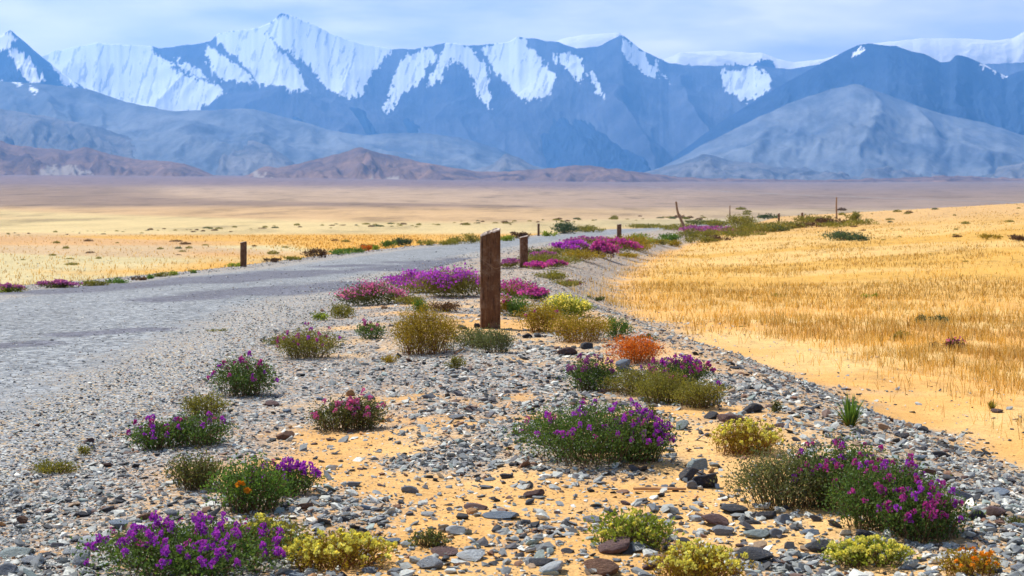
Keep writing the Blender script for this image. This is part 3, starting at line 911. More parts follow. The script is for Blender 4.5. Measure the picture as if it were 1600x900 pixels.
# ------------------------------------------------------------------ plant table (photograph pixels of foot centre, width, height)
# kind: (leaf colour key, flower colour key or None)
LEAF = dict(green=(.095, .16, .035), olive=(.22, .20, .035), yellowgreen=(.25, .30, .035), grey=(.15, .165, .065), rust=(.62, .17, .015), brown=(.11, .055, .03),
            bluegreen=(.07, .11, .06), gold=(.33, .23, .022), fresh=(.11, .20, .035), dull=(.12, .13, .04), mauve=(.22, .10, .12))
FLOW = dict(violet=(.50, .07, .70), magenta=(.56, .07, .44), pink=(.66, .16, .48), yellow=(.86, .80, .22), orange=(.85, .35, .02), mauve=(.42, .12, .40))
PL = [
 # name, label, category, lobes[(u,v,w,h)], leaf, flower, nflower, leafsize, style
 ("flowering_shrub", "lush violet flowering shrub at the bottom left with a whitish boulder at its left end", [(265, 922, 285, 105)], 'green', 'violet', 80, 1.0),
 ("shrub", "olive green sprawling plant touching the right side of the violet shrub at the bottom edge", [(372, 850, 60, 26), (415, 868, 100, 56)], 'olive', 'yellow', 22, 1.0),
 ("flowering_shrub", "low plant thick with pale yellow blooms right of the bottom left violet shrub", [(520, 895, 150, 62)], 'gold', 'yellow', 85, 1.0),
 ("shrub", "dull green wispy plant leaning against the back of the bush with one orange bloom", [(298, 768, 76, 56)], 'dull', None, 0, 1.0),
 ("shrub", "fresh green feathery bush bearing a single orange bloom low on its front", [(382, 806, 108, 84)], 'fresh', 'orange', 2, .9),
 ("flowering_shrub", "green plant with violet tips growing out of the right side of the fresh feathery bush", [(440, 778, 96, 52)], 'green', 'violet', 22, 1.0),
 ("flowering_shrub", "wide sparse shrub with scattered magenta flowers left of the orange sand drift and brown stone", [(240, 705, 76, 44), (302, 700, 90, 50)], 'green', 'magenta', 24, 1.0),
 ("shrub", "small flowerless olive shrub squeezed between two magenta flowered shrubs by the road", [(315, 655, 64, 38)], 'olive', None, 0, 1.0),
 ("flowering_shrub", "compact round green shrub crowned with magenta flowers at the gravel edge of the road", [(377, 622, 84, 58)], 'green', 'magenta', 20, 1.0),
 ("flowering_shrub", "thin airy shrub with pink tips alone on the open gravel near the middle", [(520, 676, 62, 46), (563, 674, 60, 50)], 'dull', 'pink', 20, 1.0),
 ("flowering_shrub", "olive cushion plant with magenta flowers on its right half, left of the round olive bush", [(475, 562, 88, 48)], 'olive', 'magenta', 16, 1.0),
 ("herb", "flat little olive herb on the grey gravel beside the road", [(80, 743, 66, 22)], 'olive', None, 0, .9),
 ("herb", "tiny herb sprouting under a brown and grey pointed stone at the road edge", [(127, 712, 22, 14)], 'olive', None, 0, .8),
 ("flowering_shrub", "large domed shrub covered in violet blooms at the centre front, sand showing beneath it", [(930, 735, 215, 98), (1000, 725, 90, 70)], 'green', 'violet', 62, .9),
 ("flowering_shrub", "dark leaved shrub with dusty magenta flowers left of the long olive bush", [(927, 612, 74, 50)], 'green', 'mauve', 22, 1.0),
 ("flowering_shrub", "bright magenta flower mound growing on top of the long olive bush", [(1065, 606, 88, 44)], 'green', 'magenta', 60, .9),
 ("shrub", "long olive and green bush with ragged lower edge in front of the magenta mound", [(1000, 620, 90, 42), (1045, 632, 90, 50), (1095, 640, 70, 42)], 'olive', None, 0, .8),
 ("shrub", "flaming orange-red dried cushion plant beside a white stone", [(993, 570, 76, 44)], 'rust', None, 0, .8),
 ("shrub", "grey-green twiggy bush joined to the left end of the big purple flowered shrub", [(1238, 800, 150, 98)], 'grey', None, 0, .85),
 ("flowering_shrub", "biggest shrub, a long dark green sweep dotted with purple blooms down the right slope", [(1330, 800, 150, 105), (1400, 835, 150, 110), (1460, 852, 120, 85)], 'green', 'magenta', 92, .9),
 ("flowering_shrub", "yellowish round plant with cream blooms just above the grey-green twiggy bush", [(1170, 714, 98, 52)], 'gold', 'yellow', 60, .9),
 ("shrub", "bright leafy green plant standing free near the bottom, a brown boulder below its left side", [(990, 860, 112, 60)], 'yellowgreen', 'yellow', 10, 1.2),
 ("flowering_shrub", "yellow flecked plant cut by the bottom edge below the bright leafy green one", [(1092, 915, 122, 62)], 'gold', 'yellow', 50, 1.0),
 ("flowering_shrub", "small pale yellow flowering plant in front of the biggest shrub", [(1365, 890, 112, 46)], 'yellowgreen', 'yellow', 60, 1.0),
 ("herb", "orange tinged low herb by a white stone in the bottom right corner", [(1522, 903, 84, 38)], 'gold', 'orange', 10, 1.0),
 ("herb", "straggly small herb sprig alone on sand between two bottom yellow plants", [(670, 860, 56, 28)], 'dull', None, 0, 1.0),
 ("shrub", "rounded golden olive bush left of the tall post", [(662, 556, 98, 74)], 'gold', None, 0, .8),
 ("shrub", "spreading grey-green bush at the foot of the tall post, bare orange sand under it", [(742, 545, 70, 30), (775, 552, 56, 36)], 'grey', None, 0, .8),
 ("herb", "tiny olive herb on the gravel just below the grey-green spreading bush", [(715, 577, 28, 18)], 'olive', None, 0, .8),
 ("herb", "tiny tan herb on the gravel just below the golden olive bush's left side", [(613, 568, 26, 12)], 'gold', None, 0, .8),
 ("flowering_shrub", "small dark green plant with few pink flowers left of the rounded golden bush", [(577, 531, 38, 26)], 'green', 'pink', 6, .9),
 ("herb", "upright green sprig peeking over the rounded golden bush", [(657, 490, 22, 20)], 'fresh', None, 0, 1.0),
 ("shrub", "little olive tuft plant on gravel left of the purple mats", [(528, 498, 34, 20)], 'olive', None, 0, .9),
 ("herb", "thin green herb just left of the little olive tuft plant", [(501, 501, 22, 11)], 'yellowgreen', None, 0, .9),
 ("herb", "solitary flat olive herb on the bare grey road margin", [(340, 522, 28, 8)], 'olive', None, 0, .9),
 ("herb", "greyish flat herb touching the olive cushion plant with magenta flowers", [(425, 539, 38, 11)], 'grey', None, 0, .9),
 ("flowering_shrub", "pinkish green flower cushion at the left end of the purple mats by the road", [(578, 478, 74, 40)], 'dull', 'pink', 50, .9),
 ("flowering_shrub", "brilliant purple flower mat directly left of the tall post", [(655, 458, 80, 34), (705, 466, 92, 46)], 'olive', 'violet', 200, .9),
 ("shrub", "olive fringe plant along the front of the brilliant purple mat", [(640, 476, 40, 16)], 'olive', None, 0, .9),
 ("shrub", "reddish brown withered plant on the gravel below the purple mat", [(690, 488, 44, 14)], 'brown', None, 0, .9),
 ("flowering_shrub", "faded purple patch partly hidden behind the right side of the tall post", [(805, 466, 62, 28)], 'olive', 'magenta', 40, .9),
 ("flowering_shrub", "small glowing magenta mound right of the tall post", [(836, 470, 34, 18)], 'green', 'magenta', 42, .9),
 ("shrub", "reddish stemmed small plant immediately right of the tall post", [(790, 494, 20, 26)], 'gold', 'magenta', 6, .9),
 ("shrub", "fresh green leafy plant a step right of the tall post", [(808, 495, 32, 28)], 'fresh', None, 0, .9),
 ("shrub", "golden olive dome at the left of the bush group right of the tall post", [(847, 520, 62, 46)], 'gold', 'magenta', 3, .8),
 ("shrub", "bright lime green cushion at the back of the bush group right of the tall post", [(882, 498, 58, 30)], 'yellowgreen', 'yellow', 50, .8),
 ("shrub", "broad olive bush sloping right in front of the lime green cushion", [(908, 536, 84, 44)], 'gold', None, 0, .8),
 ("shrub", "blue-green topped small plant right of the broad olive bush", [(965, 530, 38, 32)], 'fresh', None, 0, .9),
 ("herb", "small green herb on the stones beside the orange-red cushion's white stone", [(1012, 533, 26, 10)], 'dull', None, 0, .9),
 ("shrub", "olive mat running down the gravel beyond the magenta mound", [(863, 438, 40, 14), (885, 449, 40, 12)], 'olive', None, 0, .9),
 ("shrub", "dark purple-brown cushion at the end of the running olive mat", [(893, 446, 24, 9)], 'mauve', None, 0, .9),
 ("shrub", "olive cushion at the foot of the second post", [(848, 417, 62, 18)], 'olive', None, 0, .9),
 ("flowering_shrub", "magenta streak in front of the second post's olive cushion", [(842, 421, 34, 9)], 'olive', 'magenta', 34, .9),
 ("flowering_shrub", "small magenta patch right of the magenta streak by the second post", [(868, 420, 22, 9)], 'olive', 'magenta', 26, .9),
 ("flowering_shrub", "dusky pink patch left of the second post by the road", [(795, 420, 34, 10)], 'olive', 'mauve', 20, .9),
 ("shrub", "dark olive dome behind the second post's olive cushion", [(838, 402, 32, 12)], 'dull', None, 0, .9),
 ("flowering_shrub", "mauve flower patch behind the second post's cushions", [(850, 410, 36, 12)], 'mauve', 'mauve', 30, .9),
 ("flowering_shrub", "vivid purple patch at the middle of the roadside flower bank", [(897, 394, 40, 14)], 'olive', 'violet', 60, .9),
 ("shrub", "amber cushion below the vivid purple patch of the flower bank", [(912, 409, 56, 15)], 'gold', None, 0, .9),
 ("shrub", "green-gold cushion left of the amber cushion on the flower bank", [(877, 414, 44, 12)], 'olive', None, 0, .9),
 ("flowering_shrub", "magenta clump at the right end of the flower bank", [(943, 404, 26, 22)], 'mauve', 'magenta', 60, .9),
 ("flowering_shrub", "pinkish purple mat above the right end of the flower bank", [(967, 395, 42, 16)], 'olive', 'magenta', 60, .9),
 ("flowering_shrub", "pale mauve patch along the road behind the vivid purple patch", [(922, 383, 56, 9)], 'olive', 'mauve', 40, .9),
 ("shrub", "long amber coloured bush below the short post at the bend", [(985, 388, 50, 16), (1000, 394, 36, 12)], 'gold', None, 0, .9),
 ("shrub", "green bush right of the short post at the bend", [(1003, 377, 24, 9)], 'yellowgreen', None, 0, .9),
 ("shrub", "lime green low bush two bushes right of the short post", [(1014, 384, 22, 9)], 'yellowgreen', None, 0, .9),
 ("shrub", "brown-olive low bush right of the lime green low bush", [(1032, 384, 26, 9)], 'olive', None, 0, .9),
 ("shrub", "green roadside bush left of the crooked pole's foot", [(1048, 378, 26, 10)], 'fresh', None, 0, .9),
 ("shrub", "orange tinged small bush on the stones below the crooked pole", [(1060, 386, 22, 8)], 'gold', None, 0, .9),
 ("shrub", "olive dome right at the foot of the crooked pole", [(1078, 374, 28, 11)], 'olive', None, 0, .9),
 ("flowering_shrub", "faint purple band of flowers right of the crooked pole", [(1108, 366, 54, 8)], 'mauve', 'mauve', 30, .9),
 ("shrub", "wide olive bush left of the bluish stretch of distant road", [(1112, 372, 34, 10)], 'olive', None, 0, .9),
 ("shrub", "tallest brown-olive dome of the distant verge", [(1158, 356, 30, 17)], 'olive', None, 0, .9),
 ("shrub", "long sloping olive bush below the tallest distant dome", [(1180, 366, 56, 14)], 'olive', None, 0, .9),
 ("shrub", "long dark olive bush edging the bluish stretch of distant road", [(1230, 358, 56, 10)], 'olive', None, 0, .9),
 ("shrub", "rust olive bush left of the pale stones at the road end", [(1275, 351, 40, 12)], 'olive', None, 0, .9),
 ("shrub", "brown bush beneath the upright brown pole", [(1300, 353, 34, 10)], 'brown', None, 0, .9),
 ("shrub", "brown-green dome right of the pale stones at the road end", [(1336, 346, 18, 12)], 'olive', None, 0, .9),
 ("shrub", "sloping brown bush at the far right end of the distant verge", [(1348, 352, 34, 8)], 'olive', None, 0, .9),
 ("shrub", "small dark green bush behind the bluish stretch of distant road", [(1205, 342, 24, 6)], 'bluegreen', None, 0, .9),
 ("shrub", "olive bush left of the tallest distant dome", [(1125, 355, 30, 9)], 'olive', None, 0, .9),
 ("shrub", "olive strip bush between the short post and the flower bank", [(952, 384, 44, 9)], 'olive', None, 0, .9),
 ("shrub", "brown low cushion between the vivid purple patch and the magenta clump", [(922, 398, 34, 10)], 'brown', None, 0, .9),
 ("shrub", "olive cushion in front of the mauve patch by the second post", [(872, 398, 36, 9)], 'olive', None, 0, .9),
 ("shrub", "golden low cushion at the tail of the flower bank above the stones", [(975, 404, 34, 8)], 'gold', None, 0, .9),
 ("flowering_shrub", "muted purple strip right of the pale mauve patch along the road", [(965, 383, 44, 7)], 'olive', 'mauve', 26, .9),
 ("shrub", "olive mat between the small bush with orange tinge and the olive dome by the pole", [(1095, 380, 34, 9)], 'olive', None, 0, .9),
 ("shrub", "brown mat on the stones right of the olive dome by the pole", [(1125, 377, 30, 7)], 'brown', None, 0, .9),
 ("shrub", "long olive mat below the wide distant verge", [(1150, 371, 50, 8)], 'olive', None, 0, .9),
 ("flowering_shrub", "dull purple mat at the feet of the wide olive distant bush", [(1140, 366, 40, 6)], 'mauve', 'mauve', 14, .9),
 ("shrub", "green-brown mat joining the distant dome and the dark olive edging bush", [(1205, 363, 44, 9)], 'dull', None, 0, .9),
 ("shrub", "low rust mat right of the dark olive edging bush", [(1262, 356, 40, 7)], 'brown', None, 0, .9),
 ("shrub", "olive mat at the right edge of the long golden field verge", [(1310, 356, 40, 7)], 'olive', None, 0, .9),
 ("shrub", "low olive mat behind the crooked pole's foot", [(1060, 360, 46, 8)], 'olive', None, 0, .9),
 ("shrub", "brown-green mat beyond the road between crooked pole and dark upright pole", [(1100, 352, 46, 7)], 'dull', None, 0, .9),
 ("shrub", "gravel side olive cushion right of the broad olive bush", [(930, 470, 24, 8)], 'dull', None, 0, .9),
 # far side of the road
 ("flowering_shrub", "purple topped green cushion at the left picture edge beyond the road", [(8, 459, 36, 14)], 'yellowgreen', 'mauve', 26, .9),
 ("flowering_shrub", "pink-purple cushion on the far road verge near the left edge", [(83, 452, 42, 13)], 'dull', 'mauve', 50, .9),
 ("shrub", "olive and russet cushion right of the pink-purple one on the far verge", [(138, 449, 38, 12)], 'olive', None, 0, .9),
 ("shrub", "bright green cushion with dark shade line left of a dark stone on the far verge", [(178, 445, 26, 11)], 'fresh', None, 0, .9),
 ("shrub", "dark brown small cushion on the far verge", [(213, 440, 17, 8)], 'brown', None, 0, .9),
 ("shrub", "small green cushion right of the dark brown small one", [(232, 438, 11, 7)], 'fresh', None, 0, .9),
 ("shrub", "olive mat on the far verge midway to the lone post", [(250, 434, 18, 8)], 'olive', None, 0, .9),
 ("shrub", "yellow-green mat touching the olive mat midway to the lone post", [(268, 432, 16, 6)], 'yellowgreen', None, 0, .9),
 ("shrub", "tiny green tuft plant left of the lone post", [(301, 428, 10, 6)], 'fresh', None, 0, .9),
 ("shrub", "yellowish mat touching the foot of the lone post", [(368, 417, 22, 5)], 'yellowgreen', None, 0, .9),
 ("shrub", "flat brown cushion just right of the lone post", [(423, 410, 26, 6)], 'brown', None, 0, .9),
 ("shrub", "flat olive cushion between two brown ones right of the lone post", [(455, 407, 26, 6)], 'olive', None, 0, .9),
 ("shrub", "dark brown hump, darkest bush on the far verge", [(491, 403, 28, 12)], 'brown', None, 0, .9),
 ("shrub", "long bright green bush beyond the road", [(530, 398, 28, 8), (552, 396, 26, 9)], 'fresh', None, 0, .9),
 ("shrub", "rust coloured bush at the right end of the long bright green bush", [(571, 393, 16, 9)], 'rust', None, 0, .9),
 ("shrub", "small light green bush right of the rust coloured one beyond the road", [(586, 391, 17, 6)], 'yellowgreen', None, 0, .9),
 ("shrub", "mid green bush left of a taller darker one beyond the road", [(606, 388, 20, 9)], 'fresh', None, 0, .9),
 ("shrub", "taller dark green dome beyond the road above the widest dark patch", [(627, 385, 22, 12)], 'bluegreen', None, 0, .9),
 ("shrub", "olive-brown bush beyond the road, second left of the tall post", [(667, 384, 24, 7)], 'olive', None, 0, .9),
 ("shrub", "olive bush with grassy top beyond the road, just left of the tall post", [(703, 384, 28, 9), (730, 382, 36, 14)], 'olive', None, 0, .9),
 ("shrub", "low green mat beyond the road just right of the tall post", [(795, 378, 26, 8)], 'yellowgreen', None, 0, .9),
 ("shrub", "dark rusty dome beyond the road above the second post", [(813, 374, 26, 11)], 'brown', None, 0, .9),
 ("shrub", "bright green bush right of the thin post beyond the road", [(858, 370, 22, 7)], 'yellowgreen', None, 0, .9),
 ("shrub", "blue-green dome, tallest bush beyond the road right of the thin post", [(885, 366, 32, 17)], 'bluegreen', None, 0, .9),
 ("shrub", "long olive bush beyond the road right of the blue-green dome", [(920, 364, 40, 10)], 'olive', None, 0, .9),
 ("shrub", "low olive strip bush beyond the road left of the crooked pole", [(1005, 357, 50, 6)], 'olive', None, 0, .9),
 # right hand plain
 ("shrub", "dark green low bush lying across the golden plain, largest bush out there", [(1322, 376, 42, 13), (1345, 377, 26, 9)], 'bluegreen', None, 0, .9),
 ("shrub", "dark brown bush on the plain at the right picture edge", [(1594, 377, 26, 9)], 'brown', None, 0, .9),
 ("herb", "pale brown bush on the plain left of the dark brown one at the edge", [(1548, 374, 24, 8)], 'gold', None, 0, .9),
 ("herb", "small olive herb far out in the dry grass, above a brown band", [(1218, 465, 16, 7)], 'olive', None, 0, .9),
 ("herb", "pair of flat yellow-green herbs in the dry grass right of the small olive herb", [(1355, 466, 12, 7), (1374, 465, 11, 6)], 'yellowgreen', None, 0, .9),
 ("herb", "grey-green tuft herb in the grass, left one of two side by side", [(1443, 507, 17, 12)], 'bluegreen', None, 0, .9),
 ("herb", "grey-green tuft herb in the grass, right one of two side by side", [(1471, 507, 22, 12)], 'bluegreen', None, 0, .9),
 ("herb", "round olive herb in the grass left of the purple-brown one", [(1411, 532, 18, 13)], 'olive', None, 0, .9),
 ("flowering_shrub", "purple-brown small flowering plant in the dry grass of the plain", [(1495, 549, 24, 18)], 'brown', 'magenta', 2, .9),
 ("herb", "reddish little herb just left of the purple-brown plant in the grass", [(1470, 545, 20, 10)], 'brown', None, 0, .9),
 ("herb", "small green herb on the stones of the right slope above the stones' edge", [(1215, 645, 20, 16)], 'dull', None, 0, .9),
 ("herb", "small herb at the right end of the long olive bush with one magenta flower", [(1130, 613, 26, 11)], 'olive', 'magenta', 1, .9),
 ("herb", "slender green herb behind the central violet shrub", [(1017, 655, 14, 22)], 'dull', None, 0, .9),
 ("herb", "grey-green herb among the stones at the right picture edge low down", [(1592, 822, 24, 16)], 'dull', None, 0, .9),
]

# positions of the near plants, used to keep stones out of them
FEET = []
for row in PL:
    for (u, v_, w_, h_) in row[2]:
        x_, y_ = pix(u, v_)
        rx_ = w_ * y_ / F / 2
        FEET.append((x_, y_ + rx_ * .55, rx_, rx_ * .6))
keep = np.ones(n, bool)
for (fx, fy, a, b) in FEET:
    if fy > 30: continue
    q = ((sx - fx) / (a * 1.02)) ** 2 + ((sy - fy) / (b * 1.25)) ** 2
    keep &= (q > 1) | (r.uniform(0, 1, n) < .16)
sx, sy, size, flat = sx[keep], sy[keep], size[keep], flat[keep]
gravel = scatter_stones("gravel", sx, sy, size, flat, r, m_gravel)
tag(gravel, "mixed grey, dark and brown chips of slate scattered over the sandy road bank", None, kind='stuff')

# --- individual stones: rounder, detailed, weathered
def rock_mesh(seed, cuts=9, round_=.35):
    r = np.random.default_rng(seed)
    bm = bmesh.new()
    bmesh.ops.create_icosphere(bm, subdivisions=4, radius=1)
    V = np.array([v.co[:] for v in bm.verts])
    for k in range(cuts):
        nn = r.normal(size=3); nn /= np.linalg.norm(nn)
        dd = r.uniform(.45, .85)
        ex = V @ nn - dd
        V = V - np.where(ex > 0, ex, 0)[:, None] * nn[None] * (1 - round_ * .3)
    nn_ = fbm(V[:, 0] * 2.2 + 5, V[:, 1] * 2.2 + V[:, 2] * 1.7, seed, 4) - .5
    V *= (1 + nn_ * .16)[:, None]
    for v, c in zip(bm.verts, V): v.co = c
    me = bpy.data.meshes.new("stone"); bm.to_mesh(me); bm.free()
    me.polygons.foreach_set('use_smooth', np.ones(len(me.polygons), bool))
    return me


M = Mat("stone_mat", .7, .3)
P = M.objco()
oi = M.n('ShaderNodeObjectInfo')
lay = M.ramp(M.noise(M.mapped(P, (1, 1, 5)), 2.2, 6, .65, .6), [(.32, .62), (.55, 1.0), (.72, 1.4)])
c = M.mix(1.0, oi.outputs['Color'], lay, 'MULTIPLY')
dust = M.ramp(M.noise(P, 5, 5, .6), [(.55, 0), (.75, .35)])
M.col(M.mix(dust, c, (.5, .36, .2)))
M.bump(M.math('ADD', M.noise(P, 7, 6, .6), M.noise(M.mapped(P, (1, 1, 6)), 3, 4)), .55, .08)
m_stone = M.m
RM = []
for i in range(14):
    me = rock_mesh(900 + i, 6 + i % 6, .2 + .06 * (i % 5)); me.materials.append(m_stone); RM.append(me)
r = np.random.default_rng(77)
TONES = dict(dark=(.055, .058, .068), black=(.028, .032, .045), grey=(.22, .24, .265), brown=(.17, .085, .05), pale=(.42, .45, .46), white=(.66, .64, .60), green=(.26, .31, .30), tan=(.42, .26, .15), maroon=(.13, .075, .07), ochre=(.42, .22, .09), blue=(.20, .25, .31))


def stone(u, v, wpx, hpx, tone, label, group=None, mesh=None, yaw=None):
    x, y = pix(u, v)
    sc = F / y
    a = wpx / sc / 2; hh = max(hpx / sc / 2, a * .18)
    o = link("stone", RM[int(r.integers(len(RM)))] if mesh is None else RM[mesh])
    yy = y + a * .5
    o.location = (x, yy, gz(x, yy) + hh * .55)
    o.scale = (a * 1.12, a * r.uniform(.7, 1.0), hh * 1.05)
    o.rotation_euler = (r.normal(0, .12), r.normal(0, .10), r.uniform(-.5, .5) if yaw is None else yaw)
    k = r.uniform(.85, 1.15)
    c = TONES[tone]; o.color = (c[0] * k, c[1] * k, c[2] * k, 1)
    tag(o, label, "stone", group)
    return o


SL = [
 (1103, 763, 38, 34, 'black', "rounded blue-black cobble, front one of the stone heap right of the central violet shrub"),
 (1074, 750, 36, 22, 'dark', "angular dark stone at the left of the heap with the blue-black cobble"),
 (1092, 734, 40, 20, 'green', "grey-green slab lying at the back of the heap with the blue-black cobble"),
 (1081, 764, 20, 16, 'grey', "small grey pebble leaning on the front of the blue-black cobble"),
 (939, 899, 58, 28, 'brown', "big grey-brown boulder at the bottom edge left of the leafy green plant"),
 (671, 890, 44, 24, 'grey', "dark fronted grey stone near the bottom edge right of the yellow blooms"),
 (735, 876, 46, 16, 'pale', "pale grey oval stone resting behind the dark fronted grey stone"),
 (690, 868, 48, 10, 'maroon', "flat purplish slab behind the pale grey oval stone"),
 (1278, 862, 38, 24, 'dark', "dark angular stone alone on sand left of the pale yellow flowering plant"),
 (1353, 846, 34, 22, 'black', "black stone tucked under the lower edge of the biggest shrub"),
 (1200, 812, 34, 18, 'dark', "dark grey rounded stone under the grey-green twiggy bush"),
 (1228, 818, 26, 20, 'grey', "grey stone touching the right of the dark grey rounded stone"),
 (1146, 803, 46, 14, 'dark', "long dark flat stone left of the grey-green twiggy bush's foot"),
 (1183, 840, 40, 16, 'green', "greenish slab on sand below the long dark flat stone"),
 (1214, 840, 22, 16, 'grey', "grey block touching the greenish slab"),
 (1120, 822, 46, 20, 'maroon', "cracked reddish brown stone right of the bright leafy plant"),
 (1143, 661, 44, 16, 'maroon', "long chocolate brown stone on the right slope above the cream bloomed plant"),
 (1175, 645, 34, 18, 'dark', "dark wet-looking stone up slope of the chocolate brown one"),
 (1112, 655, 24, 14, 'dark', "dark notched stone left of the chocolate brown one"),
 (1066, 672, 28, 18, 'green', "green-grey split rock just right of the central violet shrub"),
 (785, 812, 62, 13, 'blue', "long glossy slate with dark wedge in the centre bottom"),
 (745, 797, 40, 10, 'maroon', "flat purple-brown slate above the long glossy slate"),
 (738, 804, 20, 12, 'ochre', "rusty orange pebble beside the flat purple-brown slate"),
 (835, 778, 32, 16, 'maroon', "dark red-brown stone with pale top left of the sand below the central shrub"),
 (444, 687, 28, 18, 'brown', "square brown stone on the orange sand drift right of the sparse magenta shrub"),
 (547, 619, 14, 13, 'ochre', "round rust brown pebble above the thin airy shrub"),
 (477, 797, 24, 16, 'brown', "triangular brown stone on the sand right of the fresh feathery bush"),
 (225, 814, 36, 14, 'brown', "brown wedge stone behind the violet shrub at the bottom left"),
 (266, 808, 22, 14, 'grey', "grey rounded stone right of the brown wedge stone"),
 (304, 812, 26, 12, 'tan', "pale tan stone below the fresh feathery bush"),
 (326, 818, 24, 14, 'black', "black stone beside the pale tan stone"),
 (234, 828, 26, 14, 'pale', "pale round stone touching the top of the bottom left violet shrub"),
 (125, 885, 30, 34, 'pale', "whitish boulder half hidden by the left end of the bottom violet shrub"),
 (24, 870, 54, 14, 'green', "long grey-green slab at the left edge near the bottom"),
 (45, 882, 36, 12, 'grey', "grey slab just below the long grey-green one"),
 (12, 899, 34, 22, 'grey', "grey stone in the bottom left corner"),
 (113, 868, 32, 16, 'pale', "bluish white stone above the whitish boulder"),
 (33, 818, 18, 14, 'brown', "dark brown upright chip at the left edge"),
 (126, 808, 28, 10, 'black', "flat black stone on gravel left of the brown wedge stone"),
 (137, 697, 16, 18, 'maroon', "pointed red-brown stone at the road edge above the tiny herb"),
 (98, 640, 36, 10, 'grey', "flat grey stone lying on the road gravel"),
 (88, 630, 10, 7, 'black', "small black chip left of the flat grey stone on the road gravel"),
 (1545, 888, 42, 20, 'white', "white rounded stone in the bottom right corner"),
 (1525, 813, 30, 20, 'dark', "dark brown rounded stone right of the biggest shrub's lower end"),
 (1558, 808, 30, 20, 'maroon', "reddish dark stone at the right edge among pebbles"),
 (1500, 782, 42, 22, 'grey', "large grey smooth stone right of the biggest shrub's tip"),
 (1560, 775, 40, 14, 'blue', "bluish flat slab above the reddish dark stone at the right edge"),
 (1453, 743, 22, 14, 'brown', "brown stone touching the upper side of the biggest shrub"),
 (1008, 541, 26, 14, 'white', "white boulder on the slope beside the orange-red cushion"),
 (885, 555, 32, 16, 'maroon', "purplish angular stone left of the orange-red cushion"),
 (918, 545, 22, 12, 'dark', "dark stone right of the purplish angular stone"),
 (823, 528, 16, 9, 'black', "small black oval stone below the golden olive dome"),
 (840, 527, 14, 8, 'dark', "small dark oval stone right of the black oval one"),
 (976, 582, 24, 14, 'dark', "dark stone with grey lip above the dusty magenta shrub"),
 (975, 573, 24, 14, 'blue', "blue-grey slab above the dark stone with grey lip"),
 (1380, 672, 18, 14, 'tan', "tan pebble at the sand edge right of the spiky green tuft"),
 (1420, 668, 20, 10, 'tan', "tan flat pebble on the sand further right of the spiky tuft"),
 (1444, 676, 18, 12, 'dark', "dark pebble on the sand right of the tan flat pebble"),
 (1467, 715, 34, 12, 'dark', "long dark stone at the sand edge above the biggest shrub's right end"),
 (1560, 645, 18, 7, 'maroon', "little reddish stone beneath the single small tuft on the sand"),
 (1488, 690, 14, 8, 'grey', "small grey stone on sand at the right margin"),
 (712, 655, 26, 8, 'grey', "grey flat slate in the middle gravel above the orange patch"),
 (600, 483, 10, 7, 'ochre', "rust pebble left of the withered plant"),
 (693, 511, 14, 9, 'ochre', "rust brown pebble between golden bush and tall post"),
 (722, 514, 16, 8, 'dark', "dark flat stone beside the rust brown pebble near the post"),
 (745, 512, 12, 9, 'black', "black stone against the left foot of the tall post"),
]
for (u, v, w_, h_, t_, lab) in SL:
    stone(u, v, w_, h_, t_, lab)
# more of the larger stones, each told apart by the thing it lies beside
LMK = [(265, 880, "the bottom left violet shrub"), (415, 845, "the olive sprawling plant at the bottom"), (520, 870, "the thick pale yellow bloomed plant"), (298, 745, "the dull green wispy plant"), (382, 775, "the fresh feathery bush"),
 (450, 755, "the violet tipped plant"), (275, 680, "the sparse magenta shrub"), (315, 638, "the flowerless olive shrub"), (377, 595, "the compact round magenta shrub"), (540, 655, "the thin airy pink tipped shrub"),
 (475, 540, "the olive and magenta cushion plant"), (80, 735, "the flat olive herb by the road"), (870, 700, "the central violet shrub's left half"), (985, 700, "the central violet shrub's right half"), (927, 588, "the dusty magenta shrub"), (1065, 585, "the bright magenta mound"),
 (1045, 612, "the long olive bush"), (993, 550, "the orange-red cushion"), (1238, 755, "the grey-green twiggy bush"), (1320, 750, "the biggest shrub's upper end"), (1460, 810, "the biggest shrub's lower end"), (1170, 690, "the cream bloomed round plant"), (990, 835, "the bright leafy plant"),
 (1092, 885, "the bottom yellow flecked plant"), (1365, 868, "the small pale yellow plant"), (1522, 885, "the orange tinged corner herb"), (670, 848, "the straggly herb sprig"), (662, 520, "the golden olive bush"), (760, 535, "the spreading grey-green bush"),
 (577, 518, "the small pink flowered plant"), (1330, 645, "the spiky green tuft"), (908, 515, "the broad olive bush"), (1100, 750, "the blue-black cobble"), (785, 806, "the long glossy slate"), (444, 678, "the square brown stone"), (835, 772, "the pale topped red-brown stone"),
 (671, 878, "the dark fronted grey stone"), (939, 885, "the big bottom boulder"), (1143, 655, "the long chocolate brown stone"), (1010, 768, "the tan bleached stick"), (715, 572, "the tiny olive herb"), (547, 612, "the round rust pebble"), (1278, 850, "the dark angular lone stone"), (712, 652, "the flat slate in mid gravel"),
 (1467, 708, "the long dark slope stone"), (1560, 770, "the bluish edge slab"), (600, 740, "the bare sand in the middle"), (1215, 635, "the small green slope herb"), (24, 865, "the long grey-green left slab"), (225, 806, "the brown wedge stone")]
ADJ = dict(grey="plain grey", dark="dark slate", pale="pale grey", maroon="reddish brown", blue="blue-grey")
used = set(); cnt = 0; tries = 0
taken = [(s[0], s[1]) for s in SL]
TN = ['grey', 'dark', 'pale', 'maroon', 'blue']
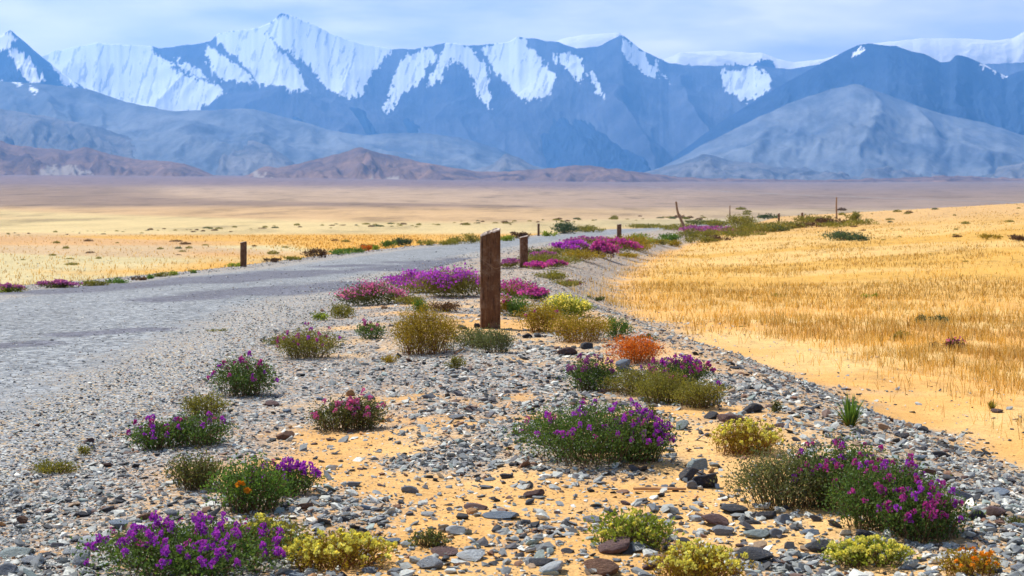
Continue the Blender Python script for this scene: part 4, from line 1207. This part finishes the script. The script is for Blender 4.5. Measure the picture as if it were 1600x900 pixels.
while cnt < 232 and tries < 14000:
    tries += 1
    u = r.uniform(0, 1600); v = 905 - 380 * r.uniform(0, 1) ** 1.6
    x, y = pix(u, v)
    s_ = float(road_s(x, y))
    if s_ < RW + .35 or x > float(x_toe(np.array(y))) + .3: continue
    pref = .35 + .65 * float(sstep(-2.2, -.4, x - float(x_toe(np.array(y)))))
    if r.uniform() > pref: continue
    if any(((x - fx) / (a * 1.15)) ** 2 + ((y - fy) / (b * 1.3)) ** 2 < 1 for fx, fy, a, b in FEET if fy < 20): continue
    if any(abs(u - a) < 20 and abs(v - b) < 12 for a, b in taken): continue
    k = TN[int(r.choice(5, p=[.32, .22, .16, .12, .18]))]
    w_ = np.exp(r.normal(math.log(.043), .38)) * F / y
    fl = r.uniform(.22, .5)
    lm = min(LMK, key=lambda q: (q[0] - u) ** 2 + ((q[1] - v) * 1.6) ** 2)
    du, dv_ = u - lm[0], (v - lm[1]) * 1.8
    dirn = ("right of" if du > 0 else "left of") if abs(du) > abs(dv_) else ("in front of" if dv_ > 0 else "behind")
    shp = "flat" if fl < .36 else "chunky"
    key = (k, shp, lm[2], dirn)
    if key in used: continue
    used.add(key)
    taken.append((u, v))
    stone(u, v, w_, w_ * fl, k, "%s %s stone %s %s" % (shp, ADJ[k], dirn, lm[2]), "larger stones of the road bank")
    cnt += 1

# ------------------------------------------------------------------ plants
def leaf_mat(name, c, trans=.35, var=.35):
    M = Mat(name, .65, .25)
    rn = M.attr('rnd')
    k = M.ramp(rn, [(0, tuple(q * (1 - var) for q in c)), (.6, c), (1, (c[0] * 1.5 + .03, c[1] * 1.35 + .02, c[2] * 1.1))])
    M.col(k)
    tr = M.n('ShaderNodeBsdfTranslucent'); M.l(M.mix(1.0, k, (1.3, 1.35, .8), 'MULTIPLY'), tr.inputs[0])
    ms = M.n('ShaderNodeMixShader'); ms.inputs[0].default_value = trans
    M.l(M.b.outputs[0], ms.inputs[1]); M.l(tr.outputs[0], ms.inputs[2]); M.l(ms.outputs[0], M.out.inputs['Surface'])
    return M.m


LM = {k: leaf_mat("leaf_" + k, c) for k, c in LEAF.items()}
FM = {k: leaf_mat("petal_" + k, c, .3, .45) for k, c in FLOW.items()}
M = Mat("twig_mat", .9, .1); M.col((.16, .10, .05)); m_twig = M.m
M = Mat("twig_red_mat", .9, .1); M.col((.22, .09, .03)); m_twigr = M.m


def quads(P_, ax, side, ln, wd, curl=.15):
    """rhombic folded leaves: P base, ax direction, side direction"""
    nrm_ = np.cross(ax, side)
    a = P_; b = P_ + ax * (ln * .5)[:, None] + side * (wd * .5)[:, None] + nrm_ * (wd * curl)[:, None]
    c = P_ + ax * ln[:, None]; d = P_ + ax * (ln * .5)[:, None] - side * (wd * .5)[:, None] + nrm_ * (wd * curl)[:, None]
    V = np.stack([a, b, c, d], 1).reshape(-1, 3)
    i = np.arange(len(P_))[:, None] * 4
    return V, np.hstack([i, i + 1, i + 2, i + 3])


def unit(v): return v / (np.linalg.norm(v, axis=-1, keepdims=True) + 1e-9)


def rand_side(ax, r):
    s = np.cross(ax, r.normal(size=ax.shape)); return unit(s)


def head_mesh(seed, col, L_=.03, Rr=.009, n=26, ps=.0085):
    r = np.random.default_rng(seed)
    t = r.uniform(0, 1, n); ph = r.uniform(0, 2 * np.pi, n)
    rad = Rr * (1 - .55 * t)
    base = np.stack([np.cos(ph) * rad * .4, np.sin(ph) * rad * .4, t * L_], -1)
    ax = unit(np.stack([np.cos(ph), np.sin(ph), .5 + t * 1.2], -1) + r.normal(0, .25, (n, 3)))
    side = rand_side(ax, r)
    ln = ps * r.uniform(.8, 1.3, n) * (1 - .3 * t); wd = ln * .8
    V, Fc = quads(base, ax, side, ln, wd, .3)
    side2 = np.cross(ax, side)
    V2, F2 = quads(base, ax, side2, ln, wd * .8, -.3)
    me = npmesh("flower_head", np.vstack([V, V2]), [np.vstack([Fc, F2 + len(V)])], False)
    rr_ = np.repeat(np.clip(r.uniform(0, 1, n) * .7 + .3 * t, 0, 1), 4)
    fattr(me, 'rnd', np.concatenate([rr_, rr_ * .8])); me.materials.append(FM[col])
    return me


HEADS = {}
for c in FLOW:
    if c in ('yellow', 'orange'):
        HEADS[c] = [head_mesh(40 + i, c, .008, .012, 22, .008) for i in range(4)]
    else:
        HEADS[c] = [head_mesh(60 + i, c, .012 + .0035 * i, .011, 26, .0095) for i in range(5)]
# buds that are darker magenta sit among the violet ones
HEADS['magenta'] = HEADS['magenta'][:3] + HEADS['violet'][:2]
HEADS['violet'] += [head_mesh(91, 'magenta', .022, .008, 18, .007)]


def shrub(idx, name, label, lobes, leaf, flower, nfl, ls):
    r = np.random.default_rng(3000 + idx)
    W = []
    for (u, v, w_, h_) in lobes:
        w_, h_ = w_ * 1.13, h_ * 1.15
        if v < 480: w_, h_ = w_ * 1.1, h_ * (.80 if v > 440 else 1.0)
        if v < 392 and u > 980 and not (v > 370 and u > 1200): w_, h_ = w_ * 1.15, h_ * 1.1
        x, y = pix(u, v)
        sc = F / y
        rx = w_ / sc / 2 * 1.12
        ry_ = rx * .7 if y < 25 else rx * .85
        dv = F * (ZC - gz(x, y)) / y ** 2
        yc = y + ry_ * .75
        h = (h_ - 1.3 * ry_ * dv) / sc
        h = max(h, .5 * h_ / sc, .02)
        W.append((x, yc, gz(x, yc), rx, ry_, h, w_ * h_))
    ox, oy, oz = W[0][0], W[0][1], W[0][2]
    ydist = oy
    root = link(name, None, loc=(ox, oy, oz))
    tot = sum(q[6] for q in W)
    near = ydist < 14
    stems = []; LV = []; tips = []
    for (x, y, z, rx, ry_, h, ar) in W:
        ns = int(np.clip(ar / 55, 6, 120)) if near else int(np.clip(ar / 40, 5, 50))
        rad = np.sqrt(r.uniform(0, 1, ns)); ph = r.uniform(0, 2 * np.pi, ns)
        hz_ = h * np.sqrt(np.clip(1 - .80 * rad ** 2, .02, 1)) * r.uniform(.72, 1.12, ns)
        # ragged outline
        k = 1 + .22 * (fbm(ph * 1.4, ph * 0 + idx, 5) - .5) * 2
        tip = np.stack([rx * rad * np.cos(ph) * k, ry_ * rad * np.sin(ph) * k, hz_ * .96], -1)
        base = np.stack([r.normal(0, .16, ns) * rx + tip[:, 0] * .5, r.normal(0, .16, ns) * ry_ + tip[:, 1] * .5, -.01 + 0 * ph], -1)
        ctrl = base * .55 + tip * .45 + np.stack([0 * ph, 0 * ph, h * .28 + 0 * ph], -1)
        off = np.array([x - ox, y - oy, z - oz])
        base += off; tip += off; ctrl += off
        tips.append(np.hstack([tip, unit(tip - ctrl), (-(tip[:, 1:2] - off[1]) / (ry_ + .01) * .5 + (tip[:, 2:3] - off[2]) / (h + .01) * .8)]))
        if near:
            tt = np.linspace(0, 1, 5)[:, None]
            for b, c, e in zip(base, ctrl, tip):
                stems.append((b * (1 - tt) ** 2 + c * 2 * tt * (1 - tt) + e * tt ** 2, np.linspace(.0019, .0008, 5)))
        llen = max(.0135 * ls, ydist * .0013)
        # leaf count so that the foliage covers its outline about twice over
        area_px = ar * .8
        lp = (llen * F / ydist) ** 2 * .42 * .5
        nl = int(np.clip(area_px / lp * (1.7 if near else 3.6), 90, 12000))
        if near: nl = int(nl * 1.35)
        si = r.integers(0, ns, nl)
        t = r.uniform(.04, 1, nl) ** .72
        t = t[:, None]
        p = base[si] * (1 - t) ** 2 + ctrl[si] * 2 * t * (1 - t) + tip[si] * t ** 2
        tw = r.normal(0, 1, (nl, 3)) * (np.array([rx, ry_, h * .6]) * (.11 if near else .17) + .004)
        p = p + tw
        zf = z - oz
        p[:, 2] = np.maximum(p[:, 2], zf + .003)
        ax = unit(unit(tip[si] - base[si]) * .5 + r.normal(0, .75, (nl, 3)) + np.array([0, 0, .3]))
        LV.append((p, ax, rand_side(ax, r), llen * r.uniform(.6, 1.35, nl), nl, si, ns))
    Vs = []; Fs = []; Rn = []; off = 0
    for p, ax, sd, ln, nl, si, ns in LV:
        wk = .42 if leaf in ('olive', 'gold', 'rust', 'grey') else .5
        V, Fc = quads(p, ax, sd, ln, ln * wk + ydist * .0001, .12)
        Vs.append(V); Fs.append(Fc + off); off += len(V)
        clump = r.uniform(0, 1, ns)[si]
        Rn.append(np.repeat(np.clip(.55 * clump + .45 * r.uniform(0, 1, nl), 0, 1), 4))
    me = npmesh("foliage", np.vstack(Vs), [np.vstack(Fs)], False)
    fattr(me, 'rnd', np.concatenate(Rn))
    link("foliage", me, LM[leaf], root)
    if stems:
        V, Fc = tube_mesh(stems, 4)
        link("stems", npmesh("stems", V, [Fc], True), m_twigr if leaf in ('rust', 'gold') else m_twig, root)
    if flower and nfl:
        tp = np.vstack(tips)
        # favour the outer shell and top for flowers
        front_ = tp[:, 6]
        order = np.argsort(-front_ + r.uniform(0, 1.1, len(tp)))
        if idx in (6,): order = r.permutation(len(tp))
        if near:
            m = min(int(nfl * 1.3), 98)
            sel = order[np.arange(m) % len(order)]
            hs = HEADS[flower]
            for q, i in enumerate(sel):
                p = tp[i, :3] + (r.normal(0, .012, 3) if q >= len(order) else 0)
                o = link("flower_head", hs[int(r.integers(len(hs)))], None, root)
                k = r.uniform(.95, 1.5) * (1.9 if flower == 'orange' and idx == 4 else 1.0)
                if leaf == 'grey': k *= .8
                o.scale = (k, k, k * r.uniform(.9, 1.25))
                o.location = p + np.array([0, 0, .004])
                o.rotation_euler = (r.normal(0, .5), r.normal(0, .5), r.uniform(0, 6.28))
                if idx == 4 and q < 2: o.location = (-.012 + .02 * q, -W[0][4] * .85, W[0][5] * (.55 - .12 * q))
        else:
            # many small florets as one blossom part
            nf = nfl * 17
            q = r.integers(0, len(tp), nf)
            sc_ = ydist * .0015
            p = tp[q, :3] + r.normal(0, 1, (nf, 3)) * np.array([W[0][3] * .13, W[0][4] * .13, W[0][5] * .09]) + np.array([0, 0, sc_ * .5])
            ax = unit(r.normal(0, 1, (nf, 3)) + np.array([0, -.4, .9]))
            ln = sc_ * r.uniform(.7, 1.4, nf)
            V, Fc = quads(p, ax, rand_side(ax, r), ln, ln * .8, .2)
            me = npmesh("blossoms", V, [Fc], False)
            fattr(me, 'rnd', np.repeat(r.uniform(0, 1, nf), 4))
            link("blossoms", me, FM[flower], root)
    cat = {"flowering_shrub": "flowering shrub", "shrub": "shrub", "herb": "herb"}[name]
    tag(root, label, cat)
    return root


for i, row in enumerate(PL):
    shrub(i, row[0], row[1], row[2], row[3], row[4], row[5], row[6])

# spiky tufts
def tuft(u, v, w_, h_, label, n=60, lf='dull', bf='gold', spread=1.0):
    x, y = pix(u, v); sc = F / y; r = np.random.default_rng(int(u * 3))
    root = link("grass_tuft", None, loc=(x, y + .03, gz(x, y + .03)))
    for part, matk, nn, hk in (("blades", lf, n, 1.0), ("dry_base", bf, n // 2, .45)):
        ph = r.uniform(0, 6.28, nn); lean = r.uniform(.05, .9, nn) * w_ / sc / 2 * spread
        h = h_ / sc * hk * r.uniform(.6, 1.08, nn) * (1 - .35 * (lean / (w_ / sc / 2)) ** 2)
        wd = max(.0055, y * .0009)
        t = np.array([0, .35, .7, 1])
        d = np.stack([np.cos(ph), np.sin(ph)], -1)
        c = np.zeros((nn, 4, 3)); c[..., :2] = d[:, None] * (lean[:, None] * t ** 1.6)[..., None] + (d * w_ / sc * .08)[:, None]
        c[..., 2] = h[:, None] * t - .005
        sd = np.stack([-np.sin(ph + r.normal(0, .6, nn)), np.cos(ph), 0 * ph], -1) * wd / 2
        ww = np.array([.8, 1, .7, .08])
        A = c + sd[:, None] * ww[None, :, None]; B = c - sd[:, None] * ww[None, :, None]
        V = np.concatenate([A, B], 1).reshape(-1, 3)
        i = (np.arange(nn) * 8)[:, None, None]; k = np.arange(3)[None, :, None]
        Fc = (i + k + np.array([0, 1, 5, 4])[None, None]).reshape(-1, 4)
        me = npmesh(part, V, [Fc], True); fattr(me, 'rnd', np.repeat(r.uniform(0, 1, nn), 8))
        link(part, me, LM[matk], root)
    tag(root, label, "grass tuft")


tuft(1330, 668, 60, 54, "spiky green grass tuft with straw yellow base at the edge of the bare sand", 110, 'fresh', 'gold')
tuft(1552, 640, 24, 17, "single small olive grass tuft on the open sand near the right edge", 34, 'olive', 'gold')

# driftwood stick
def stick(u0, v0, u1, v1, wpx, label):
    x0, y0 = pix(u0, v0); x1, y1 = pix(u1, v1)
    t = np.linspace(0, 1, 12)
    xs = x0 + (x1 - x0) * t; ys = y0 + (y1 - y0) * t + np.sin(t * 6) * .006
    zs = ground_z(xs, ys) + .012
    ox, oy, oz = xs[0], ys[0], zs[0]
    V, Fc = tube_mesh([(np.stack([xs - ox, ys - oy, zs - oz], -1), wpx / (F / y0) / 2 * (1.0 - .6 * np.abs(t - .4)))], 7)
    o = link("stick", npmesh("stick", V, [Fc], True), m_stick, loc=(ox, oy, oz))
    tag(o, label, "stick")


M = Mat("stick_mat", .85, .1); P = M.objco()
M.col(M.ramp(M.noise(M.mapped(P, (.2, 1, 1)), 60, 5), [(.3, (.40, .20, .09)), (.7, (.66, .40, .20))])); m_stick = M.m
stick(990, 768, 1072, 768, 6, "tan bleached stick lying on sand left of the stone heap")
stick(597, 661, 614, 650, 3.5, "thin orange-brown stick sticking up beside the thin airy shrub")
stick(948, 612, 974, 610, 4, "short orange twig lying on sand below the dusty magenta shrub")

# ------------------------------------------------------------------ dry grass
def blades(name, label, x, y, h, w, colr, r, lean=.25):
    n = len(x); z = ground_z(x, y) - .005
    ph = r.uniform(0, 6.28, n); L_ = h * lean * r.uniform(0, 2.2, n) ** 1.3
    tip = np.stack([x + np.cos(ph) * L_, y + np.sin(ph) * L_, z + h], -1)
    yaw = r.normal(0, .5, n)
    sd = np.stack([np.cos(yaw), np.sin(yaw), 0 * yaw], -1) * (w / 2)[:, None]
    b = np.stack([x, y, z], -1)
    mid = b * .45 + tip * .55; mid[:, :2] -= np.stack([np.cos(ph), np.sin(ph)], -1) * (L_ * .12)[:, None]
    V = np.stack([b - sd, b + sd, mid + sd * .8, mid - sd * .8, tip], 1).reshape(-1, 3)
    i = (np.arange(n) * 5)[:, None]
    me = npmesh(name, V, [np.hstack([i, i + 1, i + 2, i + 3]), np.hstack([i + 3, i + 2, i + 4])], False)
    cattr(me, 'tint', np.repeat(colr, 5, 0))
    o = link(name, me, m_blade)
    tag(o, label, None, kind='stuff')
    return o


M = Mat("dry_blade_mat", .8, .1)
k = M.attr('tint', 'Color'); M.col(k)
tr = M.n('ShaderNodeBsdfTranslucent'); M.l(k, tr.inputs[0])
ms = M.n('ShaderNodeMixShader'); ms.inputs[0].default_value = .4
M.l(M.b.outputs[0], ms.inputs[1]); M.l(tr.outputs[0], ms.inputs[2]); M.l(ms.outputs[0], M.out.inputs['Surface'])
m_blade = M.m
r = np.random.default_rng(8)
N = 420000
y = 1 / r.uniform(1 / 165., 1 / 9.0, N)
x = r.uniform(0, .5, N) * y + .6
toe = x_toe(y)
dd = x - toe
bandn = fbm(x / (5 + y * .10), y / (1.2 + y * .035), 41 + 7, 4)
clump = fbm(x / .28, y / .35, 65, 3)
dens = (.06 * sstep(.3, .8, dd + .8 * sstep(15, 28, y)) + .94 * sstep(.7, 3.2, dd + 1.9 * sstep(15, 28, y) - 1.6 * (fbm(x / 1.5, y / 1.5, 66) - .5))) * (.15 + .85 * sstep(.36, .6, bandn)) * (.12 + .88 * sstep(.46, .62, clump) * (1 - sstep(20, 60, y)) + .88 * sstep(20, 60, y) * sstep(.35, .6, vnoise(x / 1.3, y / 2, 88)))
keep = r.uniform(0, 1, N) < dens * .6
x, y, bandn = x[keep], y[keep], bandn[keep]
n = len(x)
h = r.uniform(.06, .165, n) * lerp(1.0, .75, sstep(40, 120, y))
w = np.maximum(.003, y * .00038)
ct = r.uniform(0, 1, n)
c_gold = np.array([.74, .43, .07]); c_brown = np.array([.42, .225, .05]); c_straw = np.array([.86, .62, .23]); c_olive = np.array([.20, .15, .03])
colr = np.where((ct < .46)[:, None], c_gold, np.where((ct < .57)[:, None], c_brown, np.where((ct < .95)[:, None], c_straw, c_olive)))
bb = sstep(.47, .62, bandn)[:, None]
colr = colr * (1 - bb * .0) * lerp(1.1, .80, bb) * r.uniform(.8, 1.2, (n, 1))
blades("dry_grass", "golden dry grass growing in bands over the plain below the bank", x, y, h, w, colr, r)
# beyond the road
N = 130000
y = 1 / r.uniform(1 / 150., 1 / 24., N)
x = r.uniform(-.52, .18, N) * y
s = road_s(x, y)
lb = fbm(x / (10 + y * .25), y / (1.5 + y * .10) + x / 90, 45)
dens = sstep(RW + 1.0, RW + 2.5, -s) * np.maximum(sstep(.46, .56, lb) * sstep(38, 60, y + x * .8), .10 + .5 * (1 - sstep(RW + 1.4, RW + 3.2, -s)))
keep = r.uniform(0, 1, N) < dens
x, y = x[keep], y[keep]; n = len(x)
h = r.uniform(.05, .17, n); w = np.maximum(.003, y * .0005)
ct = r.uniform(0, 1, n)
colr = np.where((ct < .55)[:, None], np.array([.66, .37, .06]), np.where((ct < .8)[:, None], c_straw, c_brown)) * r.uniform(.8, 1.2, (n, 1))
blades("dry_grass", "golden dry grass strips beyond the road", x, y, h, w, colr, r)

# ------------------------------------------------------------------ distant bushes seen as specks
def speck_mesh(seed, mat):
    r = np.random.default_rng(seed); n = 260
    ph = r.uniform(0, 6.28, n); rad = np.sqrt(r.uniform(0, 1, n))
    p = np.stack([np.cos(ph) * rad, np.sin(ph) * rad * .8, r.uniform(0, 1, n) * np.sqrt(1 - .9 * rad ** 2)], -1) * np.array([1, 1, .75])
    ax = unit(r.normal(0, 1, (n, 3)) + np.array([0, 0, .7]))
    V, Fc = quads(p, ax, rand_side(ax, r), r.uniform(.16, .34, n), r.uniform(.1, .2, n), .1)
    me = npmesh("distant_bush", V, [Fc], False); fattr(me, 'rnd', np.repeat(r.uniform(0, 1, n), 4)); me.materials.append(mat)
    return me


SM = {k: [speck_mesh(10 + i, LM[k]) for i in range(3)] for k in ('olive', 'brown', 'bluegreen')}
LAB = {'olive': ("olive speck of a bush far out on the plain", "olive bushes dotted over the far plain"),
       'brown': ("brown speck of a bush far out on the plain", "brown bushes dotted over the far plain"),
       'bluegreen': ("dark green speck of a bush far out on the plain", "dark green bushes dotted over the far plain")}
r = np.random.default_rng(99)


def speck(u, v, w_, key):
    x, y = pix(u, v)
    o = link("distant_bush", SM[key][int(r.integers(3))], loc=(x, y, gz(x, y)))
    a = w_ / (F / y) / 2
    o.scale = (a * 1.3, a, a * r.uniform(.45, .9)); o.rotation_euler = (0, 0, r.uniform(0, 6.28))
    tag(o, LAB[key][0], "bush", LAB[key][1])


keys = ['olive', 'brown', 'bluegreen']
for i in range(130):      # the line along the end of the terrace
    u = r.uniform(0, 1100); v = 366 - u * .0235 + r.normal(0, 1.6)
    speck(u, v, np.exp(r.normal(1.6, .5)) * (.8 + u / 1500), keys[int(r.choice(3, p=[.55, .3, .15]))])
for i in range(34):      # loose ones on the left plain
    u = r.uniform(0, 700); v = r.uniform(376, 424 - u * .06)
    speck(u, v, r.uniform(4, 18), keys[int(r.choice(3, p=[.65, .3, .05]))])
for i in range(46):      # right plain
    u = r.uniform(1150, 1600); v = r.uniform(325, 372) if i % 3 else r.uniform(372, 520)
    speck(u, v, r.uniform(4, 16) if v < 372 else r.uniform(3, 8), keys[int(r.choice(3, p=[.6, .35, .05]))])
